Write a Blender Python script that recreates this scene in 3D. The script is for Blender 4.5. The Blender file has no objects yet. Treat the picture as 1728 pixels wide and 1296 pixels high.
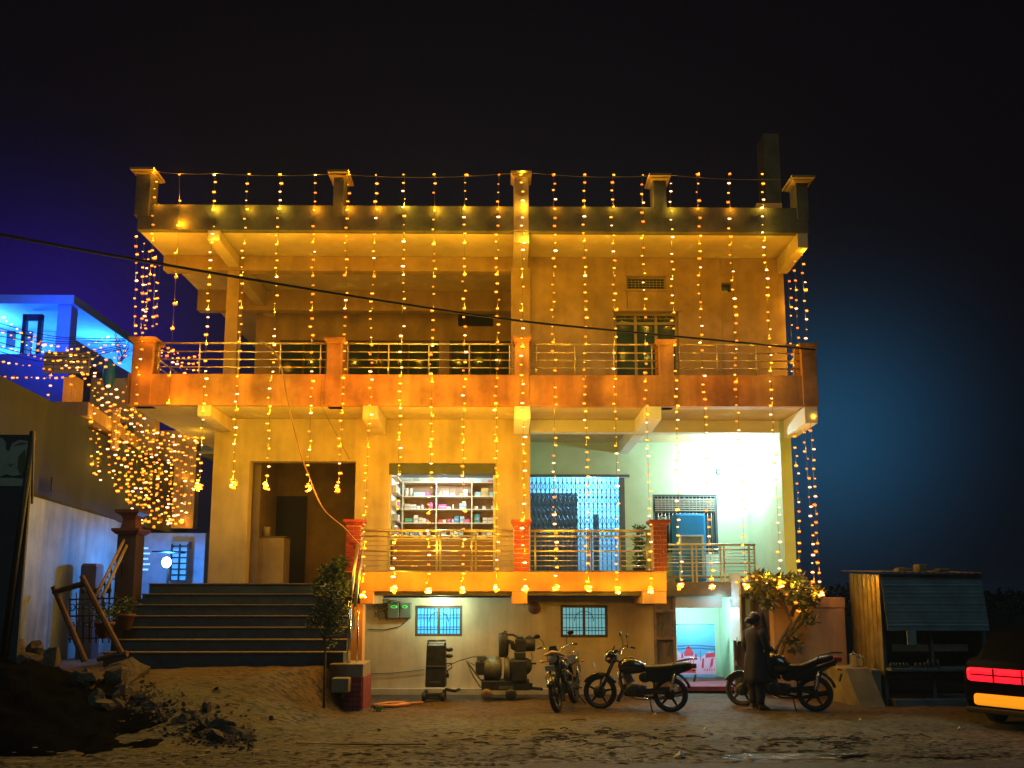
import bpy, bmesh, math, random
from mathutils import Vector, Matrix, noise
R = math.radians
rnd = random.Random(7)
SC = bpy.context.scene
COL = SC.collection

# ---------------------------------------------------------------- camera, sky, sun, exposure
EYE = Vector((0.0, 0.0, 1.97))
PITCH, YAW, FPX, PPX, PPY = R(7.0), R(0.62), 1290.0, 864.0, 851.0
cam_d = bpy.data.cameras.new('camera'); cam = bpy.data.objects.new('camera', cam_d); COL.objects.link(cam)
cam.location = EYE
cam.rotation_euler = (R(90) + PITCH, 0, -YAW)
cam_d.sensor_width = 36.0
cam_d.lens = FPX / 1728 * 36.0
cam_d.shift_y = (PPY - 648) / 1728
cam_d.clip_start = 0.1; cam_d.clip_end = 2000
SC.camera = cam
FW = Vector((math.sin(YAW) * math.cos(PITCH), math.cos(YAW) * math.cos(PITCH), math.sin(PITCH)))
RT = Vector((math.cos(YAW), -math.sin(YAW), 0)); UP = RT.cross(FW)

def at(px, py, Y):
    """point of the place at depth Y metres along the street-to-house axis, seen at photo pixel px, py"""
    d = FW + RT * ((px - PPX) / FPX) - UP * ((py - PPY) / FPX)
    return EYE + d * (Y / d.y)
def PX(px, py, Y): return at(px, py, Y).x
def PZ(py, Y, px=864): return at(px, py, Y).z

W = bpy.data.worlds.new('World'); SC.world = W; W.use_nodes = True
nt = W.node_tree; nt.nodes.clear()
out = nt.nodes.new('ShaderNodeOutputWorld'); bg = nt.nodes.new('ShaderNodeBackground')
nt.links.new(bg.outputs[0], out.inputs[0])
tc = nt.nodes.new('ShaderNodeTexCoord')
def lobe(direction, power, colour):
    v = Vector(direction).normalized()
    d = nt.nodes.new('ShaderNodeVectorMath'); d.operation = 'DOT_PRODUCT'; d.inputs[1].default_value = v
    nt.links.new(tc.outputs['Generated'], d.inputs[0])
    c = nt.nodes.new('ShaderNodeMath'); c.operation = 'MAXIMUM'; c.inputs[1].default_value = 0.0
    nt.links.new(d.outputs['Value'], c.inputs[0])
    p = nt.nodes.new('ShaderNodeMath'); p.operation = 'POWER'; p.inputs[1].default_value = power
    nt.links.new(c.outputs[0], p.inputs[0])
    m = nt.nodes.new('ShaderNodeVectorMath'); m.operation = 'SCALE'; m.inputs[0].default_value = colour
    nt.links.new(p.outputs[0], m.inputs['Scale'])
    return m.outputs[0]
def addv(a, b):
    m = nt.nodes.new('ShaderNodeVectorMath'); m.operation = 'ADD'
    nt.links.new(a, m.inputs[0]); nt.links.new(b, m.inputs[1]); return m.outputs[0]
# night sky: near black above, violet town glow low on the left, teal town glow low on the right
s1 = lobe((-0.60, 1.0, 0.33), 135, (0.012, 0.001, 0.150))
s2 = lobe((0.42, 1.0, 0.21), 125, (0.006, 0.052, 0.112))
s3 = lobe((0.0, 1.0, 0.15), 14, (0.003, 0.004, 0.011))
base = nt.nodes.new('ShaderNodeCombineXYZ')
for i, v in enumerate((0.0022, 0.0016, 0.0026)): base.inputs[i].default_value = v
nt.links.new(addv(addv(s1, s2), addv(s3, base.outputs[0])), bg.inputs['Color'])
bg.inputs['Strength'].default_value = 1.0

sun_d = bpy.data.lights.new('sun', 'SUN'); sun = bpy.data.objects.new('sun', sun_d); COL.objects.link(sun)
sun_d.energy = 0.27; sun_d.angle = R(25); sun_d.color = (0.50, 0.95, 1.0)       # dim street glow from behind the viewer
sun.rotation_euler = (R(38), 0, R(12))
sun.location = (0, -5, 20)

SC.view_settings.view_transform = 'Standard'
SC.view_settings.look = 'None'
SC.view_settings.exposure = 0.0
SC.view_settings.gamma = 1.0
SC.view_settings.use_curve_mapping = False
SC.cycles.use_denoising = True
SC.cycles.max_bounces = 5
SC.cycles.diffuse_bounces = 3
SC.cycles.glossy_bounces = 3
SC.cycles.transmission_bounces = 4
SC.cycles.sample_clamp_indirect = 3.0
SC.cycles.use_light_tree = True
SC.cycles.caustics_reflective = False
SC.cycles.caustics_refractive = False

# ---------------------------------------------------------------- helpers
def tag(o, label=None, cat=None, group=None, kind=None):
    if label: o['label'] = label
    if cat: o['category'] = cat
    if group: o['group'] = group
    if kind: o['kind'] = kind
    return o
def empty(name, loc=(0, 0, 0), label=None, cat=None, group=None, rz=0):
    o = bpy.data.objects.new(name, None); COL.objects.link(o)
    o.location = loc; o.rotation_euler = (0, 0, rz); o.empty_display_size = 0.2
    return tag(o, label, cat, group)
def link(name, me, parent=None):
    o = bpy.data.objects.new(name, me); COL.objects.link(o)
    if parent is not None:
        o.parent = parent
        if parent.parent is None and parent.type == 'EMPTY': o.location = -parent.location
    return o
def copy_tree(o, parent=None):
    c = o.copy(); COL.objects.link(c); c.parent = parent
    for ch in list(o.children): copy_tree(ch, c)
    return c

class MB:
    def __init__(s): s.v = []; s.f = []; s.m = []; s.sm = []
    def add(s, vs, fs, m=0, smooth=False):
        b = len(s.v); s.v += [tuple(v) for v in vs]
        for f in fs: s.f.append([i + b for i in f]); s.m.append(m); s.sm.append(smooth)
        return s
    def box(s, x0, x1, y0, y1, z0, z1, m=0):
        if x0 > x1: x0, x1 = x1, x0
        if y0 > y1: y0, y1 = y1, y0
        if z0 > z1: z0, z1 = z1, z0
        v = [(x, y, z) for z in (z0, z1) for y in (y0, y1) for x in (x0, x1)]
        return s.add(v, [(0, 2, 3, 1), (4, 5, 7, 6), (0, 1, 5, 4), (2, 6, 7, 3), (0, 4, 6, 2), (1, 3, 7, 5)], m)
    def obox(s, c, size, rot=None, m=0):
        M = rot.to_matrix() if rot is not None and not isinstance(rot, Matrix) else (rot or Matrix.Identity(3))
        c = Vector(c); hx, hy, hz = [a / 2 for a in size]
        v = [c + M @ Vector((x, y, z)) for z in (-hz, hz) for y in (-hy, hy) for x in (-hx, hx)]
        return s.add(v, [(0, 2, 3, 1), (4, 5, 7, 6), (0, 1, 5, 4), (2, 6, 7, 3), (0, 4, 6, 2), (1, 3, 7, 5)], m)
    def tube(s, pts, r, n=8, m=0, caps=True, smooth=True):
        pts = [Vector(p) for p in pts]; k = len(pts)
        rs = r if isinstance(r, (list, tuple)) else [r] * k
        rings = []; ref = None
        for i, p in enumerate(pts):
            t = (pts[min(i + 1, k - 1)] - pts[max(i - 1, 0)])
            t = t.normalized() if t.length > 1e-9 else Vector((0, 0, 1))
            if ref is None: ref = Vector((0, 0, 1)) if abs(t.z) < .9 else Vector((1, 0, 0))
            a = ref - t * ref.dot(t)
            if a.length < 1e-4: a = t.orthogonal()
            a.normalize(); ref = a; b = t.cross(a)
            rings.append([p + (a * math.cos(2 * math.pi * j / n) + b * math.sin(2 * math.pi * j / n)) * rs[i] for j in range(n)])
        v = [q for rg in rings for q in rg]; f = []
        for i in range(k - 1):
            for j in range(n):
                f.append((i * n + j, i * n + (j + 1) % n, (i + 1) * n + (j + 1) % n, (i + 1) * n + j))
        s.add(v, f, m, smooth)
        if caps: s.add(rings[0], [tuple(range(n))[::-1]], m); s.add(rings[-1], [tuple(range(n))], m)
        return s
    def lathe(s, prof, c=(0, 0, 0), axis='z', n=20, m=0, smooth=True, sx=1, sy=1):
        c = Vector(c); v = []; k = len(prof)
        for r_, h in prof:
            for j in range(n):
                a = 2 * math.pi * j / n; p = (math.cos(a) * r_ * sx, math.sin(a) * r_ * sy, h)
                if axis == 'y': p = (p[0], p[2], p[1])
                if axis == 'x': p = (p[2], p[0], p[1])
                v.append(c + Vector(p))
        f = [(i * n + j, i * n + (j + 1) % n, (i + 1) * n + (j + 1) % n, (i + 1) * n + j) for i in range(k - 1) for j in range(n)]
        f += [tuple(range(n))[::-1], tuple(range((k - 1) * n, k * n))]
        return s.add(v, f, m, smooth)
    def ell(s, c, r, n=12, k=8, m=0, M=None, smooth=True):
        if not isinstance(r, (tuple, list)): r = (r, r, r)
        c = Vector(c); v = []
        for i in range(k + 1):
            t = math.pi * i / k
            for j in range(n):
                a = 2 * math.pi * j / n
                p = Vector((r[0] * math.sin(t) * math.cos(a), r[1] * math.sin(t) * math.sin(a), -r[2] * math.cos(t)))
                v.append(c + (M @ p if M else p))
        f = [(i * n + j, i * n + (j + 1) % n, (i + 1) * n + (j + 1) % n, (i + 1) * n + j) for i in range(k) for j in range(n)]
        return s.add(v, f, m, smooth)
    def loft(s, rings, m=0, smooth=True, caps=True):
        n = len(rings[0]); v = [q for r_ in rings for q in r_]
        f = [(i * n + j, i * n + (j + 1) % n, (i + 1) * n + (j + 1) % n, (i + 1) * n + j) for i in range(len(rings) - 1) for j in range(n)]
        if caps: f += [tuple(range(n))[::-1], tuple(range(len(v) - n, len(v)))]
        return s.add(v, f, m, smooth)
    def poly(s, pts, axis_vec, m=0):
        """flat outline extruded along axis_vec"""
        n = len(pts); a = [Vector(p) for p in pts]; av = Vector(axis_vec); b = [p + av for p in a]
        f = [tuple(range(n))[::-1], tuple(range(n, 2 * n))] + [(i, (i + 1) % n, n + (i + 1) % n, n + i) for i in range(n)]
        return s.add(a + b, f, m)
    def build(s, name, mats, parent=None, bevel=0, sub=0, auto=False):
        me = bpy.data.meshes.new(name); me.from_pydata(s.v, [], s.f)
        if not isinstance(mats, (list, tuple)): mats = [mats]
        for mm in mats: me.materials.append(mm)
        me.polygons.foreach_set('material_index', s.m); me.polygons.foreach_set('use_smooth', s.sm)
        bm = bmesh.new(); bm.from_mesh(me)
        bmesh.ops.remove_doubles(bm, verts=bm.verts, dist=1e-5)
        bmesh.ops.recalc_face_normals(bm, faces=bm.faces); bm.to_mesh(me); bm.free()
        me.update()
        o = link(name, me, parent)
        if bevel:
            b = o.modifiers.new('bevel', 'BEVEL'); b.width = bevel; b.segments = 2; b.limit_method = 'ANGLE'; b.angle_limit = R(40)
        if sub:
            b = o.modifiers.new('sub', 'SUBSURF'); b.levels = sub; b.render_levels = sub
        return o

# ---------------------------------------------------------------- materials
MATS = {}
def mat(name, col, rough=0.7, metal=0.0, var=0.15, scale=3.0, bump=0.15, bscale=40.0, streak=0.0, col2=None, emit=None, estr=0, trans=0, patch=None, coat=0, spec=None):
    if name in MATS: return MATS[name]
    m = bpy.data.materials.new(name); m.use_nodes = True; t = m.node_tree; N = t.nodes; L = t.links
    bs = N['Principled BSDF']; bs.inputs['Roughness'].default_value = rough; bs.inputs['Metallic'].default_value = metal
    if coat: bs.inputs['Coat Weight'].default_value = coat
    if spec is not None: bs.inputs['Specular IOR Level'].default_value = spec
    if trans: bs.inputs['Transmission Weight'].default_value = trans
    tcn = N.new('ShaderNodeTexCoord')
    n1 = N.new('ShaderNodeTexNoise'); n1.inputs['Scale'].default_value = scale; n1.inputs['Detail'].default_value = 6; n1.inputs['Roughness'].default_value = .62
    L.new(tcn.outputs['Object'], n1.inputs['Vector'])
    rp = N.new('ShaderNodeValToRGB'); L.new(n1.outputs['Fac'], rp.inputs[0])
    c1 = Vector(col); c2 = Vector(col2) if col2 else c1 * (1 - var * 1.6)
    rp.color_ramp.elements[0].position = .34; rp.color_ramp.elements[1].position = .66
    rp.color_ramp.elements[0].color = (*c2, 1); rp.color_ramp.elements[1].color = (*[min(1, c * (1 + var * .5)) for c in c1], 1)
    cur = rp.outputs[0]
    def mix(fac, a, b, mode='MULTIPLY'):
        x = N.new('ShaderNodeMix'); x.data_type = 'RGBA'; x.blend_type = mode
        if isinstance(fac, float): x.inputs[0].default_value = fac
        else: L.new(fac, x.inputs[0])
        L.new(a, x.inputs[6])
        if isinstance(b, tuple): x.inputs[7].default_value = (*b, 1)
        else: L.new(b, x.inputs[7])
        return x.outputs[2]
    if streak:
        mp = N.new('ShaderNodeMapping'); mp.inputs['Scale'].default_value = (2.3, 2.3, 0.30); L.new(tcn.outputs['Object'], mp.inputs[0])
        n2 = N.new('ShaderNodeTexNoise'); n2.inputs['Scale'].default_value = 1.6; n2.inputs['Detail'].default_value = 5; L.new(mp.outputs[0], n2.inputs['Vector'])
        r2 = N.new('ShaderNodeValToRGB'); r2.color_ramp.elements[0].position = .42; r2.color_ramp.elements[1].position = .68
        r2.color_ramp.elements[0].color = (0, 0, 0, 1); r2.color_ramp.elements[1].color = (streak * .55, streak * .55, streak * .55, 1)
        L.new(n2.outputs['Fac'], r2.inputs[0])
        cur = mix(r2.outputs[0], cur, (.35, .30, .26))
    if patch:
        n3 = N.new('ShaderNodeTexNoise'); n3.inputs['Scale'].default_value = patch[1]; n3.inputs['Detail'].default_value = 8; n3.inputs['Roughness'].default_value = .7
        L.new(tcn.outputs['Object'], n3.inputs['Vector'])
        r3 = N.new('ShaderNodeValToRGB'); r3.color_ramp.elements[0].position = patch[2]; r3.color_ramp.elements[1].position = patch[2] + .05
        r3.color_ramp.elements[0].color = (0, 0, 0, 1); r3.color_ramp.elements[1].color = (1, 1, 1, 1)
        L.new(n3.outputs['Fac'], r3.inputs[0]); cur = mix(r3.outputs[0], cur, patch[0], 'MIX')
    L.new(cur, bs.inputs['Base Color'])
    if bump:
        nb = N.new('ShaderNodeTexNoise'); nb.inputs['Scale'].default_value = bscale; nb.inputs['Detail'].default_value = 5
        L.new(tcn.outputs['Object'], nb.inputs['Vector'])
        bp = N.new('ShaderNodeBump'); bp.inputs['Strength'].default_value = bump; bp.inputs['Distance'].default_value = .02
        L.new(nb.outputs['Fac'], bp.inputs['Height']); L.new(bp.outputs[0], bs.inputs['Normal'])
    if emit:
        bs.inputs['Emission Color'].default_value = (*emit, 1); bs.inputs['Emission Strength'].default_value = estr
    MATS[name] = m; return m

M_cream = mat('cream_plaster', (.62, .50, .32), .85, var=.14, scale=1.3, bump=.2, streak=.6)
M_upper = mat('dimmed_cream_plaster', (.42, .29, .14), .9, var=.18, scale=1.6, bump=.25, streak=.5)  # cream plaster darkened: the upper floor's weaker light put into the colour
M_soffit = mat('limewashed_concrete', (.52, .42, .24), .85, var=.16, scale=1.1, bump=.3, patch=((.62, .60, .52), 1.1, .61))
M_mint = mat('pale_green_paint', (.46, .63, .46), .75, var=.06, scale=1.5, bump=.08)
M_white = mat('white_ceiling_paint', (.68, .70, .66), .8, var=.06, scale=1.5, bump=.08)
M_orange = mat('orange_terracotta_paint', (.66, .30, .07), .75, var=.14, scale=1.8, bump=.15, streak=.4)
M_balc = mat('faded_orange_paint', (.48, .22, .08), .8, var=.3, scale=1.4, bump=.2, streak=.9)
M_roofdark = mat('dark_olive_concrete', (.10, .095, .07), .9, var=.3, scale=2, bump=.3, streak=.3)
M_salmon = mat('salmon_plaster', (.60, .36, .20), .85, var=.12, scale=1.5, bump=.2, streak=.7)
M_step = mat('dark_stone_tread', (.035, .062, .085), .5, var=.25, scale=4, bump=.12)
M_nose = mat('lit_step_edge', (.20, .15, .10), .5, var=.25, scale=9, bump=.1)  # paler tread tops: the lit lines of the steps put into the colour
M_brick = mat('red_pillar_brick', (.33, .035, .028), .6, var=.25, scale=7, bump=.25)
M_brick2 = mat('maroon_brick', (.22, .03, .035), .6, var=.25, scale=7, bump=.25)
M_mortar = mat('pale_mortar', (.62, .42, .28), .9, var=.12, scale=9, bump=.3)
M_rail = mat('brushed_steel_rail', (.55, .48, .33), .32, .9, var=.06, bump=0)
M_rail2 = mat('painted_pale_rail', (.55, .60, .56), .35, .6, var=.06, bump=0)
M_iron = mat('black_iron', (.025, .027, .03), .5, .6, var=.2, bump=.08)
M_frame = mat('brown_window_frame', (.085, .055, .035), .55, var=.2, bump=.08)
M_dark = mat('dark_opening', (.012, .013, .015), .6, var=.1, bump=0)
M_glass = mat('dark_window_glass', (.02, .05, .07), .08, var=.1, bump=0)
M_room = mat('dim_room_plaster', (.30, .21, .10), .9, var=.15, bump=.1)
M_shut = mat('slate_roller_shutter', (.10, .115, .13), .5, .3, var=.15, bump=.05)
M_wood = mat('brown_laminate', (.34, .21, .12), .6, var=.15, scale=6, bump=.06)
M_shelf = mat('pale_shelf_edge', (.62, .55, .40), .5, var=.05, bump=0)
M_tin = mat('grey_brown_sheet', (.24, .17, .11), .65, .25, var=.25, scale=2.4, bump=.2, streak=.5)
M_rustbar = mat('rusty_angle_iron', (.30, .20, .12), .7, .3, var=.3, scale=8, bump=.2)
M_soil = mat('damp_soil', (.10, .062, .03), .95, var=.35, scale=5, bump=.6, bscale=25)
M_rock = mat('broken_grey_brown_stone', (.105, .085, .065), .92, var=.4, scale=5, bump=.9, bscale=12)
M_coal = mat('black_tar_heap', (.006, .006, .0075), .97, var=.3, scale=6, bump=.8, bscale=22, spec=0)
M_leaf = mat('dusty_green_leaf', (.055, .10, .025), .6, var=.3, scale=9, bump=0)
M_leafb = mat('bright_green_leaf', (.06, .16, .05), .5, var=.3, scale=9, bump=0)
M_leafo = mat('olive_leaf', (.14, .13, .035), .6, var=.3, scale=9, bump=0)
M_bark = mat('grey_bark', (.10, .075, .05), .9, var=.3, scale=14, bump=.5)
M_pot = mat('terracotta_pot', (.11, .045, .03), .8, var=.15, bump=.15)
M_cable = mat('black_cable', (.008, .008, .009), .6, var=.05, bump=0)
M_wirey = mat('brown_hose', (.30, .17, .06), .6, var=.1, bump=0)
M_wirel = mat('thin_light_wire', (.05, .045, .02), .7, var=.05, bump=0)
M_rubber = mat('black_rubber', (.012, .013, .014), .7, var=.2, scale=20, bump=.2)
M_bkpaint = mat('black_bike_paint', (.010, .012, .016), .18, var=.1, bump=0, coat=.6)
M_bkblue = mat('dark_blue_bike_paint', (.012, .02, .035), .2, var=.1, bump=0, coat=.6)
M_engine = mat('dull_engine_metal', (.06, .065, .07), .45, .7, var=.25, scale=20, bump=.1)
M_chrome = mat('chrome', (.75, .78, .78), .12, 1.0, var=.03, bump=0)
M_seat = mat('black_seat_vinyl', (.018, .017, .016), .45, var=.15, bump=.1, bscale=120)
M_redl = mat('red_lens', (.35, .01, .01), .15, var=.05, bump=0)
M_ambl = mat('amber_lens', (.6, .22, .02), .15, var=.05, bump=0)
M_glassl = mat('clear_headlamp_glass', (.30, .33, .35), .06, var=.05, bump=0)
M_concrete = mat('grey_brown_concrete', (.22, .18, .12), .9, var=.2, scale=3, bump=.35, streak=.4)
M_asph = mat('worn_asphalt', (.052, .052, .050), .8, var=.3, scale=5, bump=.5, bscale=90)
M_timber = mat('rough_timber', (.13, .065, .035), .85, var=.3, scale=8, bump=.3)
M_bamboo = mat('pale_bamboo', (.30, .22, .15), .6, var=.2, scale=8, bump=.1)
def emit(name, col, s, rough=.4):
    m = mat(name, col, rough, var=.02, bump=0, emit=col, estr=s); m.cycles.emission_sampling = 'NONE'; return m
E_bulb = [emit('amber_bulb_yellow', (1.0, .50, .05), 2.4), emit('amber_bulb_orange', (1.0, .27, .02), 2.2), emit('warm_white_bulb', (1.0, .72, .42), 4.0)]
E_white = mat('white_lamp_glow', (.85, .93, 1), emit=(.82, .93, 1), estr=9, bump=0)
E_blue = mat('blue_white_lamp_glow', (.6, .85, 1), emit=(.55, .85, 1), estr=14, bump=0)

def lamp(name, loc, power, col, radius=.03, parent=None, kind='POINT'):
    d = bpy.data.lights.new(name, kind); d.energy = power; d.color = col
    if kind == 'POINT': d.shadow_soft_size = radius
    o = bpy.data.objects.new(name, d); COL.objects.link(o)
    o.location = Vector(loc)
    if parent is not None:
        o.parent = parent
        o.location = Vector(loc) - parent.location
    return o

def wall_holes(mb, x0, x1, z0, z1, y0, y1, holes, m=0):
    """upright wall along X with rectangular openings (hx0, hx1, hz0, hz1)"""
    xs = sorted({x0, x1, *[h[0] for h in holes], *[h[1] for h in holes]}); xs = [x for x in xs if x0 <= x <= x1]
    for i in range(len(xs) - 1):
        a, b = xs[i], xs[i + 1]; c = (a + b) / 2
        cuts = sorted((max(z0, h[2]), min(z1, h[3])) for h in holes if h[0] < c < h[1])
        z = z0
        for lo, hi in cuts:
            if lo > z + 1e-6: mb.box(a, b, y0, y1, z, lo, m)
            z = max(z, hi)
        if z < z1 - 1e-6: mb.box(a, b, y0, y1, z, z1, m)
ORD = ['first', 'second', 'third', 'fourth', 'fifth', 'sixth', 'seventh', 'eighth', 'ninth', 'tenth', 'eleventh', 'twelfth', 'thirteenth', 'fourteenth',
       'fifteenth', 'sixteenth', 'seventeenth', 'eighteenth', 'nineteenth', 'twentieth', 'twenty-first', 'twenty-second', 'twenty-third', 'twenty-fourth',
       'twenty-fifth', 'twenty-sixth', 'twenty-seventh', 'twenty-eighth', 'twenty-ninth', 'thirtieth']

# ---------------------------------------------------------------- ground, road
YF, YW, YB, YT = 15.0, 16.2, 18.6, 18.8       # balcony front, main wall, veranda back wall, terrace back wall
def sm(t): t = max(0, min(1, t)); return t * t * (3 - 2 * t)
def ground_h(x, y):
    rise = .74 * sm((y - 10.6) / 3.0)
    w = 1.9 - 1.6 * sm((y - 12.6) / 1.6)
    side = sm((-2.85 - x) / w + (0.0 if y > 14.0 else 0.15))
    h = rise * side
    n = noise.noise(Vector((x * .8, y * .9, 0))) * .035 + noise.noise(Vector((x * 3.1, y * 3.6, 4))) * .022 + noise.noise(Vector((x * 6.3, y * 6.5, 9))) * .012
    n *= sm((y - 9.3) / .8) * (1 if y < 15.6 else .2)
    rut = -.03 * math.exp(-((y - 9.9) / .22) ** 2)
    pud = -.06 * math.exp(-((x - 3.55) / .95) ** 4 - ((y - 10.03) / .26) ** 4)
    return h + n * (1 + pud * 14) + rut + pud
def build_ground():
    xs = [-400, -120, -50, -25, -15] + [-11 + .075 * i for i in range(254)] + [9, 12, 18, 30, 60, 140, 400]
    ys = [-60, -20, 0, 5, 7.5, 8.4] + [8.8 + .07 * i for i in range(108)] + [17, 18, 20, 24, 30, 45, 80, 200, 900]
    n = len(xs); v = [(x, y, ground_h(x, y)) for y in ys for x in xs]
    f = [(j * n + i, j * n + i + 1, (j + 1) * n + i + 1, (j + 1) * n + i) for j in range(len(ys) - 1) for i in range(n - 1)]
    mb = MB(); mb.add(v, f, 0, True)
    m = bpy.data.materials.new('dusty_ground'); m.use_nodes = True; t = m.node_tree; N = t.nodes; L = t.links; bs = N['Principled BSDF']
    tcn = N.new('ShaderNodeTexCoord')
    def ns(scale, det, vec=None, rough=.6):
        a = N.new('ShaderNodeTexNoise'); a.inputs['Scale'].default_value = scale; a.inputs['Detail'].default_value = det; a.inputs['Roughness'].default_value = rough
        L.new(vec or tcn.outputs['Object'], a.inputs['Vector']); return a.outputs['Fac']
    def ramp(src, p0, c0, p1, c1):
        r_ = N.new('ShaderNodeValToRGB'); e = r_.color_ramp.elements; e[0].position = p0; e[0].color = (*c0, 1); e[1].position = p1; e[1].color = (*c1, 1)
        L.new(src, r_.inputs[0]); return r_.outputs[0]
    def mx(fac, a, b, mode='MIX'):
        x = N.new('ShaderNodeMix'); x.data_type = 'RGBA'; x.blend_type = mode; L.new(fac, x.inputs[0])
        for s_, k in ((a, 6), (b, 7)):
            if isinstance(s_, tuple): x.inputs[k].default_value = (*s_, 1)
            else: L.new(s_, x.inputs[k])
        return x.outputs[2]
    big = ramp(ns(.55, 5), .38, (.075, .075, .048), .62, (.15, .15, .10))
    spx = N.new('ShaderNodeSeparateXYZ'); L.new(tcn.outputs['Object'], spx.inputs[0])
    # red-brown earth close to the house, grey dust and broken paving towards the road
    mr = N.new('ShaderNodeMapRange'); mr.inputs['From Min'].default_value = 12.3; mr.inputs['From Max'].default_value = 13.6; L.new(spx.outputs['Y'], mr.inputs['Value'])
    wob = N.new('ShaderNodeMath'); wob.operation = 'ADD'; L.new(mr.outputs[0], wob.inputs[0])
    w2 = N.new('ShaderNodeMath'); w2.operation = 'MULTIPLY_ADD'; w2.inputs[1].default_value = 1.4; w2.inputs[2].default_value = -.7; L.new(ns(.9, 4), w2.inputs[0]); L.new(w2.outputs[0], wob.inputs[1])
    wc = N.new('ShaderNodeClamp'); L.new(wob.outputs[0], wc.inputs[0])
    c = mx(wc.outputs[0], big, (.115, .068, .034))
    mp = N.new('ShaderNodeMapping'); mp.inputs['Scale'].default_value = (1.0, 2.4, 1); L.new(tcn.outputs['Object'], mp.inputs[0])
    spots = ramp(ns(7, 9, mp.outputs[0], .75), .49, (1, 1, 1), .57, (.13, .12, .10))
    c = mx(ramp(ns(.8, 3), .30, (0.35,) * 3, .50, (1,) * 3), c, mx(ramp(ns(1, 2), 0, (1,) * 3, 1, (1,) * 3), c, spots, 'MULTIPLY'))
    vor = N.new('ShaderNodeTexVoronoi'); vor.feature = 'DISTANCE_TO_EDGE'; vor.inputs['Scale'].default_value = 4.0; L.new(mp.outputs[0], vor.inputs['Vector'])
    L.new(c, bs.inputs['Base Color']); 
    rr = N.new('ShaderNodeMapRange'); rr.inputs['To Min'].default_value = .55; rr.inputs['To Max'].default_value = .98; L.new(ns(1.7, 4), rr.inputs['Value']); L.new(rr.outputs[0], bs.inputs['Roughness'])
    b1 = N.new('ShaderNodeBump'); b1.inputs['Strength'].default_value = .9; b1.inputs['Distance'].default_value = .09; L.new(ns(9, 8, mp.outputs[0], .7), b1.inputs['Height'])
    L.new(b1.outputs[0], bs.inputs['Normal'])
    tag(mb.build('ground', m), kind='structure')
build_ground()
mb = MB(); mb.add([(-400, 24, .03), (400, 24, .03), (400, 900, .03), (-400, 900, .03)], [(0, 1, 2, 3)]); mb.add([(7.6, 16.2, .035), (400, 15.4, .035), (400, 24, .035), (7.6, 24, .035)], [(0, 1, 2, 3)]); tag(mb.build('unlit_ground_sheet', mat('unlit_ground_black', (.008, .010, .007), .98, bump=.4, spec=.05)), kind='structure')  # black sheet over the far ground, imitating its unlit darkness
mb = MB()
v = []; f = []
xs = [-400, -60, -20] + [-9 + .3 * i for i in range(60)] + [20, 60, 400]
for i, x in enumerate(xs):
    e = 9.42 + .10 * noise.noise(Vector((x * .9, 0, 0))) + .06 * noise.noise(Vector((x * 3, 0, 3))) + (.0 if x > 0 else -.25)
    v += [(x, e, .012), (x, 4.0, .045), (x, -60, .045)]
for i in range(len(xs) - 1):
    a = i * 3; f += [(a, a + 1, a + 4, a + 3), (a + 1, a + 2, a + 5, a + 4)]
mb.add(v, f); tag(mb.build('road', M_asph), kind='structure')
# ---------------------------------------------------------------- the main house
HX = 0.0
house = empty('house', (0, YW, 0), 'three storey cream and orange house with open balconies, hung all over with amber bulb strings', 'building')
ZF1L, ZF1, ZS1 = 2.27, 2.48, 2.10
ZM0, ZM1, ZR0, ZR1 = 5.81, 6.45, 9.50, 10.05
XL, XWL, XWR, XR = -7.56, -6.22, 6.22, 6.33
xj = PX(895, 850, YW)                    # where the orange wall ends and the deep veranda begins
xa, xb = PX(612, 1100, YW), PX(1105, 1100, YW)
# lower storey wall with two windows
win_px = [(700, 780, 1022, 1074), (946, 1026, 1021, 1076)]
holes = [(PX(a, 1045, YW), PX(b, 1045, YW), PZ(d, YW), PZ(c, YW)) for a, b, c, d in win_px]
mb = MB(); wall_holes(mb, xa, xb, -.3, ZS1 - .12, YW, YW + .24, holes)
mb.box(xa, xb, YW - .10, YW + .002, -.3, .12)
mb.build('lower_wall', M_cream, house)
mb = MB(); mb.box(XWL, xa, YW + .6, YW + .8, -.3, 2.1); mb.box(xa - .22, xa - .002, YF + .35, YW + .8, -.3, 2.1); mb.build('foundation_wall', M_cream, house)
# first floor wall: opening 1 (left hall), opening 2 (pharmacy)
h1 = (PX(417, 880, YW), PX(598, 880, YW), ZF1L - .05, PZ(779, YW))
h2 = (PX(655, 880, YW), PX(836, 880, YW), ZF1L - .05, PZ(782, YW))
mb = MB(); wall_holes(mb, XWL, xj, ZF1L - .002, ZM0 - .003, YW, YW + .24, [h1, h2]); mb.build('front_wall', M_cream, house)
mb = MB(); mb.box(xj - .24, xj - .004, YW + .242, YB, ZF1L, ZM0 - .003); mb.build('side_wall', M_mint, house)
zvb = PZ(729, YW)
mb = MB(); mb.box(xj + .002, XWR - .243, YW, YW + .22, zvb, ZM0 - .004); mb.build('veranda_beam', M_white, house, bevel=.008)
mb = MB(); mb.box(PX(1043, 760, YB), PX(1060, 760, YB), YW + .223, YB - .003, PZ(766, YB, 1050), ZM0 - .004); mb.build('veranda_beam', M_white, house, bevel=.008)
mb = MB(); mb.box(XWR - .24, XWR, YW, YB + .2, ZF1L - .4, ZM0 - .003)
o = mb.build('side_wall', M_mint, house)
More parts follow.
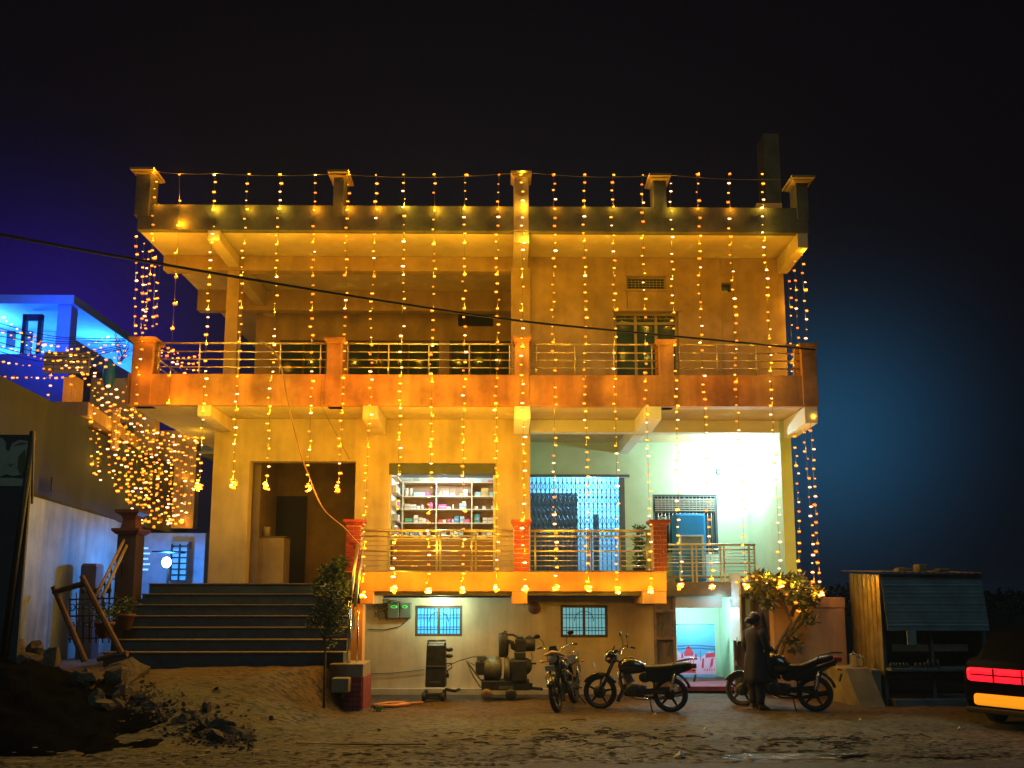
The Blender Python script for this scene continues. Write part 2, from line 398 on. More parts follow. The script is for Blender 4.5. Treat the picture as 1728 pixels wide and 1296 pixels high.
# veranda back wall with gate opening and window opening
hg = (xj, PX(1055, 880, YB), 2.3, PZ(803, YB))
hw = (PX(1102, 880, YB), PX(1211, 880, YB), PZ(935, YB), PZ(834, YB))
mb = MB(); wall_holes(mb, xj - .004, XWR - .24, 2.1, ZM0 - .003, YB, YB + .2, [hg, hw]); mb.build('veranda_wall', M_mint, house)
# floors and ceilings
mb = MB(); mb.box(XWL, PX(607, 980, YF) - .003, YW - .55, YB + 3, 2.05, ZF1L); mb.build('hall_floor', M_concrete, house)
xv0, xv1 = PX(607, 980, YF), PX(1125, 980, YF)
mb = MB(); mb.box(xv0, xv1, YF, YF + .2, ZS1, ZF1); mb.build('veranda_fascia', M_orange, house, bevel=.012)
mb = MB(); mb.box(xv0, xv1, YF + .203, YB + 3, 2.02, 2.36); mb.box(xv1, XWR - .24, YW - .12, YB + 3, 2.02, 2.30); mb.build('veranda_floor', M_concrete, house)
for a, b in ((607, 630), (864, 890), (1085, 1125)):
    mb = MB(); x0, x1 = PX(a, 1005, YF), PX(b, 1005, YF)
    mb.box(x0 + .001, x1 - .001, YF + .004, YW + .05, PZ(1019, YF), ZS1 - .002); mb.build('floor_beam', M_orange if b < 1000 else M_salmon, house, bevel=.01)
mb = MB(); mb.box(PX(588, 1060, YF), PX(612, 1060, YF), YF + .01, YF + .28, -.3, PZ(1019, YF)); mb.build('corner_column', M_orange, house, bevel=.01)
# middle slab, fascia, roof slab, parapet
mb = MB(); mb.box(XL + .02, XR - .02, YF + .14, YB + 4.0, ZM0, 6.0); mb.build('middle_slab', M_soffit, house)
mb = MB(); mb.box(XL, XR, YF, YF + .137, ZM0 - .004, ZM1); mb.box(XL, XL + .13, YF + .14, YB + 4, 6.002, ZM1); mb.box(XR - .13, XR, YF + .14, YB + 4, 6.002, ZM1)
mb.build('balcony_fascia', M_balc, house, bevel=.012)
mb = MB(); mb.box(XL + .02, XR - .02, YF + .14, YB + 4.6, ZR0, ZR0 + .18); mb.build('roof_slab', M_soffit, house)
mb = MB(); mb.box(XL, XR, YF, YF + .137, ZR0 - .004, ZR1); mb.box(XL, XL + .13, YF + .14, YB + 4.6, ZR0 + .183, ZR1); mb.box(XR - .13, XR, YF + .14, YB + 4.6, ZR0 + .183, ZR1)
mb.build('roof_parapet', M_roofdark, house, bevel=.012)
# cantilever beams under the slabs (deeper towards the wall)
def bracket(name, px0, px1, py, Y0, ztop, zfront, zback, m, Yb=YW, mats=None):
    x0, x1 = PX(px0, py, Y0), PX(px1, py, Y0); mb = MB()
    mb.poly([(x0, Y0, ztop), (x0, Y0, zfront), (x0, Yb, zback), (x0, Yb, ztop)], (x1 - x0, 0, 0)); return mb.build(name, m, house, bevel=.008)
for a, b, zf in ((350, 371, 407), (867, 893, 409), (1345, 1363, 415)):
    bracket('roof_beam', a, b, 395, YF + .005, ZR0 - .006, PZ(zf, YF), PZ(zf, YF) - .05, M_soffit)
for a, b, zf in ((333, 356, 703), (612, 637, 708), (868, 895, 707), (1087, 1116, 706), (1358, 1380, 712)):
    bracket('balcony_beam', a, b, 695, YF + .005, ZM0 - .006, PZ(zf, YF), PZ(zf, YF) - .06, M_cream if b < 700 else M_white)
# terrace beams and columns on the upper floor
zb = PZ(458, YW)
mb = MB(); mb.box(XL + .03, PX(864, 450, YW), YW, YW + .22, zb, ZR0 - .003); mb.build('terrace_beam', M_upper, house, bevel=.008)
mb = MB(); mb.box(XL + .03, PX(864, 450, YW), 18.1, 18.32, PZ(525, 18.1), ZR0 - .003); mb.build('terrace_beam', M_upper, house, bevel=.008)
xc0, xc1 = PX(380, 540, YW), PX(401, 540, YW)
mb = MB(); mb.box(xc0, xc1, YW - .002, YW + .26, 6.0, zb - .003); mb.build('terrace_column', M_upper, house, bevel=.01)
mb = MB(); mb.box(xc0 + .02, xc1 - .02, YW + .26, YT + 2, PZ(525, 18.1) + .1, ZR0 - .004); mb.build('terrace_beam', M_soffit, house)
# upper floor walls
xu = PX(866, 520, YW)
hv = (PX(1058, 476, YW), PX(1124, 476, YW), PZ(487, YW), PZ(465, YW))
hs = (PX(1217, 483, YW), PX(1235, 483, YW), PZ(491, YW), PZ(475, YW))
hwu = (PX(1037, 580, YW), PX(1146, 580, YW), 6.35, PZ(525, YW))
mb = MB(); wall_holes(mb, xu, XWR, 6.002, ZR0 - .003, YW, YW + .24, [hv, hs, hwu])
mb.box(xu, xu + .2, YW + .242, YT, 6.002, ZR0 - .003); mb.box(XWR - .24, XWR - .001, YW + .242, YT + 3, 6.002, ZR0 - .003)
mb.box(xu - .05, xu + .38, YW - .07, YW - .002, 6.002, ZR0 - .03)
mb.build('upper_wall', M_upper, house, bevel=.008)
to = [(PX(a, 600, YT), PX(b, 600, YT), 6.002, PZ(575, YT)) for a, b in ((471, 550), (586, 741), (758, 863))]
tv = (PX(773, 539, YT), PX(833, 539, YT), PZ(551, YT), PZ(528, YT))
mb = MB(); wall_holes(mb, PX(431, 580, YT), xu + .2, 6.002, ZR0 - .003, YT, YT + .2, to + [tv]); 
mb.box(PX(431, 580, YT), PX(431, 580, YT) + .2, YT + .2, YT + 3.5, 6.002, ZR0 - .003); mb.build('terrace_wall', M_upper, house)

def window(x0, x1, z0, z1, Y, parent, cols=2, frame=.06, fm=M_frame, pm=M_glass, bars=(0, 0), depth=.07, bar_m=M_iron, arch=False, transom=None, name='window'):
    """window part with frame, panes and grille bars as sub-parts"""
    mb = MB(); fr = frame
    mb.box(x0, x1, Y, Y + depth, z0, z0 + fr); mb.box(x0, x1, Y, Y + depth, z1 - fr, z1)
    mb.box(x0, x0 + fr, Y, Y + depth, z0 + fr, z1 - fr); mb.box(x1 - fr, x1, Y, Y + depth, z0 + fr, z1 - fr)
    cw = (x1 - x0 - fr) / cols
    for i in range(1, cols): mb.box(x0 + cw * i, x0 + cw * i + fr, Y, Y + depth, z0 + fr, z1 - fr)
    if transom: mb.box(x0 + fr, x1 - fr, Y + .004, Y + depth - .004, transom, transom + fr)
    w = mb.build(name, fm, parent, bevel=.006)
    for i in range(cols):
        a, b = x0 + cw * i + fr, x0 + cw * (i + 1)
        p = MB(); p.box(a, b, Y + depth * .6, Y + depth * .6 + .012, z0 + fr, z1 - fr); p.build('pane', pm, w)
        nv, nh = bars
        for k in range(1, nv + 1):
            x = a + (b - a) * k / (nv + 1); g = MB(); g.tube([(x, Y + .012, z0 + fr), (x, Y + .012, z1 - fr)], .007, 5); g.build('grille_bar', bar_m, w)
        hs_ = [.16, .26, .62, .74] if nh == 4 else [k / (nh + 1) for k in range(1, nh + 1)]
        for t in hs_:
            z = z0 + fr + (z1 - z0 - 2 * fr) * t; g = MB(); g.box(a, b, Y + .002, Y + .010, z - .007, z + .007); g.build('grille_bar', bar_m, w)
        if arch:
            cx = b if i == 0 else a; g = MB(); r_ = (b - a) * .42
            pts = [(cx + (-1 if i == 0 else 1) * (r_ - r_ * math.cos(t)), Y + .004, z1 - fr - .30 + r_ * 1.1 * math.sin(t)) for t in [math.pi * k / 10 * .5 + 0 for k in range(11)]]
            pts = [(cx + (-1 if i == 0 else 1) * r_ * math.cos(t * math.pi / 20), Y + .004, z1 - fr - .28 + .2 * math.sin(t * math.pi / 20)) for t in range(11)]
            g.tube(pts, .007, 5); g.build('grille_bar', bar_m, w)
    return w
M_pb = mat('lit_blue_curtain', (.10, .45, .70), .8, var=.25, scale=4, bump=0, emit=(.06, .50, .95), estr=1.15)
M_pc = mat('lit_pale_blue_pane', (.20, .40, .42), .8, var=.3, scale=4, bump=0, emit=(.14, .42, .46), estr=.85)
window(*holes[0], YW + .05, house, 2, .055, pm=M_pb, bars=(5, 4), arch=True)
window(*holes[1], YW + .05, house, 2, .055, pm=M_pc, bars=(5, 4), arch=True)
# upper window: transom lights, mullions, bluish glass
M_tealg = mat('teal_night_glass', (.035, .075, .085), .15, var=.3, scale=3, bump=0)
M_shutterw = mat('grey_cream_window_frame', (.30, .24, .15), .6, var=.1, bump=0)
w = window(hwu[0], hwu[1], hwu[2], hwu[3], YW + .08, house, 3, .06, fm=M_shutterw, pm=M_tealg, bars=(0, 0), transom=PZ(545, YW))
mb = MB()
for i in range(9):
    x = hwu[0] + .1 + (hwu[1] - hwu[0] - .2) * i / 8; z = PZ(534, YW); mb.tube([(x - .03, YW + .075, z - .05), (x, YW + .075, z + .05), (x + .03, YW + .075, z - .05)], .008, 4)
mb.box(hwu[0] + .07, hwu[1] - .07, YW + .072, YW + .08, PZ(535, YW) - .006, PZ(535, YW) + .006); mb.build('transom_grille', M_shutterw, w)
mb = MB(); mb.box(hwu[0] - .06, hwu[1] + .06, YW - .05, YW - .002, hwu[3] + .002, hwu[3] + .06); mb.build('window_ledge', M_upper, house)
v_ = window(hv[0], hv[1], hv[2], hv[3], YW + .06, house, 1, .035, fm=M_shutterw, pm=M_tealg, bars=(9, 3), bar_m=M_shutterw, name='ventilator')
mb = MB(); mb.box(hv[0] - .05, hv[1] + .05, YW - .03, YW - .002, hv[3] + .002, hv[3] + .045); mb.box(hv[0] - .05, hv[1] + .05, YW - .03, YW - .002, hv[2] - .045, hv[2] - .002); mb.build('ventilator_surround', M_upper, house)
mb = MB(); mb.box(hs[0], hs[1], YW + .16, YW + .18, hs[2], hs[3]); mb.build('square_vent', M_tealg, house)
for h_, c_ in zip(to, (2, 3, 3)): window(h_[0], h_[1], h_[2], h_[3], YT + .06, house, c_, .05, fm=M_frame, pm=M_glass, bars=(0, 2))
window(tv[0], tv[1], tv[2], tv[3], YT + .06, house, 1, .03, fm=M_frame, pm=M_dark, bars=(0, 5), name='ventilator')

mb = MB(); Yq = 16.9; mb.box(PX(1291, 290, Yq), PX(1317, 290, Yq), Yq, Yq + .5, ZR0 + .18, PZ(222, Yq)); mb.build('roof_column', M_roofdark, house, bevel=.01)
mb = MB(); Yq = 15.7; mb.box(PX(1277, 345, Yq), PX(1320, 345, Yq), Yq, Yq + .3, ZR0 + .18, PZ(340, Yq)); mb.build('roof_plinth', M_upper, house, bevel=.01)
# posts with caps
def post(name, px0, px1, cap0, cap1, pytop, pybot, Y, m, depth=.34, zb=None, mcap=None, pyx=None):
    pyx = pyx or (pytop + pybot) / 2
    x0, x1 = PX(px0, pyx, Y), PX(px1, pyx, Y); c0, c1 = PX(cap0, pytop, Y), PX(cap1, pytop, Y)
    zt = PZ(pytop, Y); z0 = zb if zb is not None else PZ(pybot, Y)
    mb = MB(); mb.box(x0, x1, Y - .012, Y + depth, z0, zt - .11); p = mb.build(name, m, house, bevel=.01)
    ov = max(.02, (c1 - c0 - (x1 - x0)) / 2)
    mb = MB(); cx = (x0 + x1) / 2; hw_ = (x1 - x0) / 2; 
    mb.loft([[(cx - hw_ - e, Y - .012 - e, z), (cx + hw_ + e, Y - .012 - e, z), (cx + hw_ + e, Y + depth + e, z), (cx - hw_ - e, Y + depth + e, z)] for e, z in
             ((.001, zt - .11), (ov * .5, zt - .085), (ov * .55, zt - .06), (ov, zt - .05), (ov, zt))], smooth=False)
    mb.build('cap', mcap or m, p); return p
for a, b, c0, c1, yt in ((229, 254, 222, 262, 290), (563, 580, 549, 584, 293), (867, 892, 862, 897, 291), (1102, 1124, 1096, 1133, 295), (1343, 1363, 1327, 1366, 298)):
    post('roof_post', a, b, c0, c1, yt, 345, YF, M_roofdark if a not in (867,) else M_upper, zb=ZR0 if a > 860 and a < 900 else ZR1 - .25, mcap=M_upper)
for a, b, c0, c1, yt in ((223, 258, 219, 264, 572), (552, 577, 548, 582, 572), (869, 893, 865, 897, 568), (1112, 1137, 1107, 1141, 573), (1352, 1378, 1350, 1381, 578)):
    post('balcony_post', a, b, c0, c1, yt, 632, YF, M_balc, zb=ZM0, mcap=M_balc)
# railings of the middle balcony: every rail its own piece
def railing(name, x0, x1, Y, zs, r, ups, z0, m, rtop=None, parent=None):
    mb = MB(); mb.tube([(x0, Y, zs[0]), (x1, Y, zs[0])], rtop or r * 1.5, 8)
    o = mb.build(name, m, parent or house)
    for z in zs[1:]:
        g = MB(); g.tube([(x0, Y, z), (x1, Y, z)], r, 6); g.build('rail', m, o)
    for x in ups:
        g = MB(); g.tube([(x, Y - .0, z0), (x, Y, zs[0] - .02)], r * 1.25, 6); g.build('baluster', m, o)
    return o
zs = [PZ(p, YF + .08) for p in (581, 595, 608, 621)]
for a, b, up in ((260, 551, (268, 337, 403, 473, 541)), (579, 868, (587, 656, 724, 792, 860)), (895, 1111, (905, 970, 1036, 1100)), (1139, 1351, (1146, 1210, 1276, 1340))):
    railing('balcony_railing', PX(a, 600, YF + .08), PX(b, 600, YF + .08), YF + .08, zs, .013, [PX(u, 600, YF + .08) for u in up], ZM1 - .01, M_rail)
zs2 = [z for z in zs]
for x in (XL + .06, XR - .06):
    mb = MB(); mb.tube([(x, YF + .3, zs[0]), (x, YB, zs[0])], .02, 8); o = mb.build('balcony_railing', M_rail, house)
    for z in zs[1:]:
        g = MB(); g.tube([(x, YF + .3, z), (x, YB, z)], .013, 6); g.build('rail', M_rail, o)
    for y in (16, 17, 18):
        g = MB(); g.tube([(x, y, ZM1 - .01), (x, y, zs[0])], .016, 6); g.build('baluster', M_rail, o)
# veranda railings between brick pillars
zv = [PZ(p, YF + .08) for p in (896, 905, 930, 913, 921, 938, 946, 955)]
for a, b, up in ((606, 866, (655, 737, 743, 796, 803, 860)), (896, 1098, (903, 992, 998, 1046, 1092))):
    x0, x1 = PX(a, 930, YF + .08), PX(b, 930, YF + .08)
    o = railing('veranda_railing', x0, x1, YF + .08, zv[:1], .010, [], ZF1, M_rail, .028)
    for k, z in enumerate(zv[1:]):
        g = MB(); g.tube([(x0, YF + .08, z), (x1, YF + .08, z)], .020 if k < 2 else .007, 6); g.build('rail', M_rail, o)
    for u in up:
        x = PX(u, 930, YF + .08); g = MB(); g.box(x - .018, x + .018, YF + .062, YF + .098, ZF1 - .005, zv[0] - .02); g.build('baluster', M_rail, o)
    g = MB(); g.box(x0, x1, YF + .06, YF + .10, ZF1 + .004, ZF1 + .03); g.build('rail', M_rail, o)
Yr = YW - .06
zr = [PZ(p, Yr) for p in (919, 927, 950, 933, 939, 944, 956, 963)]
x0, x1 = PX(1128, 940, Yr), PX(1275, 940, Yr)
o = railing('veranda_railing', x0, x1, Yr, zr[:1], .01, [], 2.3, M_rail2, .026)
for k, z in enumerate(zr[1:]):
    g = MB(); g.tube([(x0, Yr, z), (x1, Yr, z)], .018 if k < 2 else .007, 6); g.build('rail', M_rail2, o)
for u in (1168, 1175, 1216, 1222, 1264, 1273):
    x = PX(u, 940, Yr); g = MB(); g.box(x - .016, x + .016, Yr - .016, Yr + .016, 2.3, zr[0] - .02); g.build('baluster', M_rail2, o)

# brick pillars of the veranda
def brick_pillar(px0, px1, cap0, cap1, m, seed):
    Y = YF + .0; x0, x1 = PX(px0, 930, Y), PX(px1, 930, Y); zt = PZ(877, Y); r_ = random.Random(seed)
    mb = MB(); mb.box(x0 + .006, x1 - .006, Y - .002, Y + .30, ZF1 + .001, zt - .12); p = mb.build('brick_pillar', M_mortar, house)
    n = 10; h = (zt - .13 - ZF1) / n; me = {}
    def brick(w, key):
        if key not in me:
            q = MB(); q.box(-w / 2 + .006, w / 2 - .006, 0, .08, .008, h - .008); ob = q.build('brick', m, p, bevel=.004); me[key] = ob.data; ob.data = ob.data; return ob
        ob = bpy.data.objects.new('brick', me[key]); COL.objects.link(ob); ob.parent = p
        b = ob.modifiers.new('bevel', 'BEVEL'); b.width = .004; b.segments = 1; return ob
    W_ = x1 - x0
    for k in range(n):
        segs = [(x0, x0 + W_ * .5), (x0 + W_ * .5, x1)] if k % 2 else [(x0, x0 + W_ * .27), (x0 + W_ * .27, x0 + W_ * .73 + .0), (x0 + W_ * .73, x1)]
        if px0 < 1000 and k % 2 == 0: segs = [(x0, x1)]
        for a, b in segs:
            ob = brick(b - a, round(b - a, 4)); ob.location = (((a + b) / 2), YF - .016 - r_.random() * .004, ZF1 + .003 + k * h)
    c0, c1 = PX(cap0, 880, Y), PX(cap1, 880, Y); mb = MB(); cx = (x0 + x1) / 2; hw_ = (x1 - x0) / 2; hc = (c1 - c0) / 2
    mb.loft([[(cx - e, Y + .15 - e - .0, z), (cx + e, Y + .15 - e, z), (cx + e, Y + .15 + e, z), (cx - e, Y + .15 + e, z)] for e, z in
             ((hw_, zt - .125), (hw_ + (hc - hw_) * .4, zt - .09), (hc - .02, zt - .055), (hc, zt - .052), (hc, zt))], smooth=False)
    mb.build('cap', m, p)
brick_pillar(583, 608, 579, 613, M_brick, 1); brick_pillar(867, 893, 862, 896, M_brick, 2); brick_pillar(1103, 1126, 1096, 1132, M_brick2, 3)

# staircase: seven treads, each its own piece
sx0, sx1 = PX(206, 1050, 14.6), PX(592, 1050, 14.6)
stair = MB(); stair.box(sx0 + .3, sx1 - .05, 14.2, YW + .6, -.2, .7); stair = stair.build('staircase', M_step, house)
py_t = [985.5, 999, 1017.5, 1038, 1058.5, 1079, 1100]
nst = 7; zt = [ZF1L - (ZF1L - .80) * k / 7 for k in range(7)]
yy = [15.62 - .27 * k for k in range(7)]
for k in range(7):
    z = zt[k]; y = yy[k]; mb = MB(); mb.box(sx0, sx1, y, YW + .5 if k == 0 else yy[k - 1] + .02, z - (.24 if k < 6 else .5), z - .02, 0)
    mb.box(sx0 - .01, sx1 + .01, y - .022, (YW - .002 if k == 0 else yy[k - 1] + .0), z - .024, z, 1)
    mb.build('step', [M_step, M_nose], stair, bevel=.004)
# handrail on the right of the stairs, coming down from the brick pillar, and its steel newel
hr = MB(); p0 = at(604, 918, 14.95); p1 = at(591, 1012, 13.95)
hr.tube([p0, p1], .035, 8); hr.tube([p0 + Vector((.09, .0, -.12)), p1 + Vector((.09, 0, -.12))], .028, 8); hr.tube([p0 + Vector((.05, 0, -.35)), p1 + Vector((.05, 0, -.35))], .02, 8)
hr = hr.build('stair_handrail', M_rail, house)
b0 = at(592, 1118, 13.95); mb = MB(); mb.tube([(p1.x, 13.95, .72), (p1.x, 13.95, p1.z)], .035, 10); mb.tube([(p1.x + .12, 14.1, .72), (p1.x + .12, 14.1, p1.z - .2)], .016, 8)
mb.build('newel_post', M_chrome, hr); mb = MB(); mb.ell((p1.x, 13.95, p1.z + .03), .05); mb.build('finial', M_iron, hr)
mb = MB(); mb.box(p1.x - .3, p1.x + .3, 13.75, 14.5, .55, .82); mb.box(p1.x - .2, p1.x + .1, 13.5, 13.75, .35, .6); mb.build('plinth', M_concrete, house, bevel=.02)
# brick stub wall that holds the mound back
q = at(606, 1150, 14.0); mb = MB(); mb.box(q.x - .22, q.x + .12, 13.75, 14.6, -.1, .60); w = mb.build('retaining_wall', M_brick2, house, bevel=.015)
w.rotation_euler = (0, 0, 0)
r_ = random.Random(4)
for k in range(8):
    for j, (a, b) in enumerate(((-.20, -.05), (-.05, .10))):
        g = MB(); g.box(q.x + a + .006, q.x + b - .006, 13.70 + r_.random() * .012, 13.752, -.08 + k * .085 + .006, -.08 + (k + 1) * .085 - .006); g.build('brick', M_brick2, w)

# left newel pillar of the stairs
px_, pz_ = PX(219, 930, 15.4), PZ(862, 15.4)
mb = MB(); mb.box(px_ - .19, px_ + .19, 15.25, 15.6, .5, pz_ - .5); nl = mb.build('stair_pillar', mat('dark_purple_brown_brick', (.05, .028, .045), .7, var=.2, scale=6, bump=.3), house, bevel=.012)
mb = MB(); mb.loft([[(px_ - e, 15.42 - e, z), (px_ + e, 15.42 - e, z), (px_ + e, 15.42 + e, z), (px_ - e, 15.42 + e, z)] for e, z in ((.20, pz_ - .50), (.27, pz_ - .43), (.27, pz_ - .38), (.15, pz_ - .37), (.12, pz_ - .2), (.15, pz_ - .12), (.24, pz_ - .06), (.24, pz_))], smooth=False)
mb.build('cap', mat('dull_maroon_cap', (.10, .028, .03), .7, bump=.2), nl)

# ---------- rooms behind the openings
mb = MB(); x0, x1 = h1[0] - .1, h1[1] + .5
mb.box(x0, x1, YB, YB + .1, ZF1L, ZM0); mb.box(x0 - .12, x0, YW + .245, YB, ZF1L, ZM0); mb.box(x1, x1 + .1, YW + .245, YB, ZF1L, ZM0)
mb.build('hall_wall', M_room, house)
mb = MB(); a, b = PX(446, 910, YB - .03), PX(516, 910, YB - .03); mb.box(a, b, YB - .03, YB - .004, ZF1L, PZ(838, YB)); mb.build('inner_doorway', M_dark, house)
mb = MB(); a, b = PX(414, 880, YW + .3), PX(433, 880, YW + .3); mb.box(h1[0] + .0, h1[0] + .16, YW + .30, YW + .36, ZF1L, h1[3] - .02); mb.build('door_leaf', mat('purple_grey_door', (.16, .12, .12), .6, bump=.05), house, bevel=.01)
# pharmacy room
xp0, xp1 = h2[0] - .02, h2[1] + .35; YP = 17.5
mb = MB(); mb.box(xp0, xp1, YP + .35, YP + .45, ZF1L, ZM0 - .01); mb.box(xp0 - .1, xp0, YW + .245, YP + .45, ZF1L, ZM0 - .01); mb.box(xp1, xp1 + .1, YW + .245, YP + .45, ZF1L, ZM0 - .01)
mb.box(xp0, xp1, YW + .245, YP + .35, PZ(786, YW) , PZ(786, YW) + .04); mb.build('shop_wall', M_white, house)
mb = MB(); mb.box(h2[0], h2[1], YW - .02, YW + .22, PZ(800, YW), h2[3] - .004); mb.build('shutter_box', M_shut, house, bevel=.015)
mb = MB(); mb.box(h2[0] + .001, h2[0] + .05, YW + .03, YW + .07, ZF1L, PZ(801, YW)); mb.box(h2[1] - .05, h2[1] - .001, YW + .03, YW + .07, ZF1L, PZ(801, YW)); mb.build('shutter_track', M_rail2, house)
# gate room
M_groom = mat('pale_blue_room', (.40, .58, .68), .8, var=.1, bump=0)
mb = MB(); mb.box(hg[0] - .3, hg[1] + .4, 20.6, 20.7, 2.3, ZM0); mb.box(hg[0] - .4, hg[0] - .3, YB + .2, 20.6, 2.3, ZM0); mb.box(hg[1] + .4, hg[1] + .5, YB + .2, 20.6, 2.3, ZM0)
mb.build('inner_room_wall', M_groom, house)
mb = MB(); mb.box(hg[0] - .25, hg[0] + 1.32, 19.4, 19.45, 2.36, PZ(823, YB) - .02); mb.box(hg[0] + 1.72, hg[0] + 1.86, 19.4, 19.45, 2.36, 4.1); mb.build('inner_doorway', mat('slate_inner_door', (.075, .11, .13), .6, bump=0), house)
mb = MB(); mb.box(hg[0] + .02, PX(1062, 802, YB - .02), YB - .05, YB - .002, hg[3] - .03, hg[3] + .03); mb.box(hg[1] - .13, hg[1], YB + .0, YB + .09, 2.36, hg[3] - .035); mb.build('gate_frame', M_shut, house)
M_gate = mat('blue_grey_gate_steel', (.10, .17, .24), .45, .4, bump=0)
gt = empty('collapsible_gate', (0, YB, 0)); gt.parent = house; gt.location = (0, YB - YW, 0)
def gate_piece(mbx, nm):
    o = mbx.build(nm, M_gate); o.parent = gt; o.location = (0, -YB, 0); return o
ng = 22; gx = [hg[0] + .02 + (hg[1] - .15 - hg[0]) * i / (ng - 1) for i in range(ng)]
for x in gx:
    g = MB(); g.box(x - .011, x + .011, YB + .02, YB + .034, 2.37, hg[3] - .04); gate_piece(g, 'gate_bar')
g = MB(); zt_ = hg[3] - .06
for i in range(ng - 1):
    a, b = gx[i], gx[i + 1]
    for zc in (zt_ - .20, zt_ - .55, zt_ - 1.05, zt_ - 1.45):
        for q0, q1 in ((.13, -.13), (-.13, .13)):
            g.tube([(a, YB + .012, zc + q0), (b, YB + .012, zc + q1)], .008, 4)
        g.tube([(a, YB + .044, zc - .13), (b, YB + .044, zc - .30)], .006, 4); g.tube([(a, YB + .044, zc - .30), (b, YB + .044, zc - .13)], .006, 4)
gate_piece(g, 'gate_lattice')
# veranda window with louvred transom and scroll bars
wv = window(hw[0], hw[1], hw[2], hw[3], YB + .03, house, 2, .05, fm=mat('slate_blue_frame', (.09, .12, .14), .5, bump=0), pm=M_tealg, bars=(7, 0), bar_m=M_rail2, transom=PZ(865, YB))
mb = MB()
for k in range(7):
    z = PZ(842 + k * 3.2, YB); mb.box(hw[0] + .06, hw[1] - .06, YB - .004, YB + .022, z - .010, z + .010)
mb.build('louvre', M_rail2, wv)
mb = MB(); cx, cz = PX(1119, 878, YB), PZ(876, YB)
for s_ in (-1, 1):
    mb.tube([(cx + s_ * (.02 + .09 * t / 14) * math.cos(t * .55), YB + .0, cz + (.02 + .09 * t / 14) * math.sin(t * .55)) for t in range(15)], .010, 5)
mb.build('scroll_grille', M_rail2, wv)

# lower room behind the metal screen door
YL = 18.3
xd0, xd1 = PX(1142, 1090, YW), PX(1234, 1090, YW)
M_maroon = mat('maroon_floor_mat', (.20, .035, .06), .8, var=.2, bump=.1)
mb = MB(); mb.box(xd0 - .5, xd1 + .7, YL, YL + .1, .0, 2.0); mb.box(xd0 - .6, xd0 - .5, YW + .06, YL, 0, 2.0); mb.box(xd1 + .35, xd1 + .45, YW + .06, YL, 0, 2.0)
mb.box(xd0 - .5, xd1 + .6, YW + .06, YL, 1.99, 2.02)
mb.build('lower_room_wall', M_mint, house)
mb = MB(); mb.box(xd0 - .5, xd1 + .35, YW + .06, YL, .05, .14); mb.build('room_floor', M_maroon, house)
mb = MB(); mb.box(xd0 - .02, xd1 - .13, YW + .12, YW + .3, PZ(1026, YW), PZ(1004, YW) + .0); mb.build('door_lintel', M_white, house, bevel=.006)
mb = MB(); mb.box(xd0 - .03, xd1 - .12, YW - .02, YW + .11, PZ(1003, YW), PZ(988, YW)); mb.build('lintel_face', M_salmon, house, bevel=.006)
# ---------------------------------------------------------------- sheet metal screen beside the lower door
def root_at(name, loc, label, cat, group=None): return empty(name, loc, label, cat, group)
def screen(name, px0, px1, pyt, label, nx, nz, seed):
    x0, x1 = PX(px0, 1080, YW), PX(px1, 1080, YW); zt = PZ(pyt, YW); r_ = random.Random(seed)
    t = root_at(name, ((x0 + x1) / 2, YW, 0), label, 'metal screen')
    for i in range(nx):
        for k in range(nz):
            a, b = x0 + (x1 - x0) * i / nx, x0 + (x1 - x0) * (i + 1) / nx; c, d = zt * k / nz + .02, zt * (k + 1) / nz
            mb = MB(); n = 8; rows = []
            for j in range(n + 1):
                x = a + (b - a) * j / n; y = YW + .06 + .008 * (j % 2) + .02 * r_.random()
                rows.append([(x, y, c), (x, y + .015 * r_.random(), (c + d) / 2), (x, y, d)])
            v = [p for rw in rows for p in rw]; f = [(j * 3 + q, j * 3 + q + 1, (j + 1) * 3 + q + 1, (j + 1) * 3 + q) for j in range(n) for q in range(2)]
            mb.add(v, f); o = mb.build('sheet_panel', M_tin, t); s = o.modifiers.new('solid', 'SOLIDIFY'); s.thickness = .004
    for i in range(nx + 1):
        x = x0 + (x1 - x0) * i / nx; g = MB(); g.box(x - .03, x + .03, YW - .01, YW + .045, .0, zt + .04); g.build('upright_bar', M_rustbar, t, bevel=.004)
    for k in range(1, nz + 1):
        z = zt * k / nz; g = MB(); g.box(x0, x1, YW - .014, YW + .03, z - .03, z + .03); g.build('cross_bar', M_rustbar, t, bevel=.004)
    for _ in range(3):
        a = at(px0 + (px1 - px0) * r_.uniform(.2, .8), r_.uniform(1030, 1130), YW - .0); g = MB()
        g.obox((a.x, YW + .045, a.z), (.05, .01, .42), Matrix.Rotation(R(12), 3, 'Y')); g.build('painted_stripe', M_shut, t)
    return t
screen('metal_screen', 1106, 1139, 985, 'narrow rusty sheet metal screen with striped panels between cream wall and lit doorway', 1, 4, 1)
screen('metal_screen', 1240, 1330, 988, 'wide grey brown sheet metal screen behind the standing person and the creeper', 2, 2, 2)
# rusty overhead bars between veranda floor and screens
t = root_at('iron_canopy', (PX(1230, 975, YW), YW, 1.9), 'rusty iron bars spanning above the lit lower doorway', 'metal frame')
for p in (974, 983):
    g = MB(); z = PZ(p, YW); g.box(PX(1127, p, YW), PX(1300, p, YW), YW - .04, YW - .015, z - .018, z + .018); g.build('bar', M_rustbar, t)
for p in (1137, 1236, 1172):
    g = MB(); x = PX(p, 980, YW); g.box(x - .02, x + .02, YW - .07, YW - .042, PZ(990, YW), PZ(970, YW)); g.build('bar', M_rustbar, t)
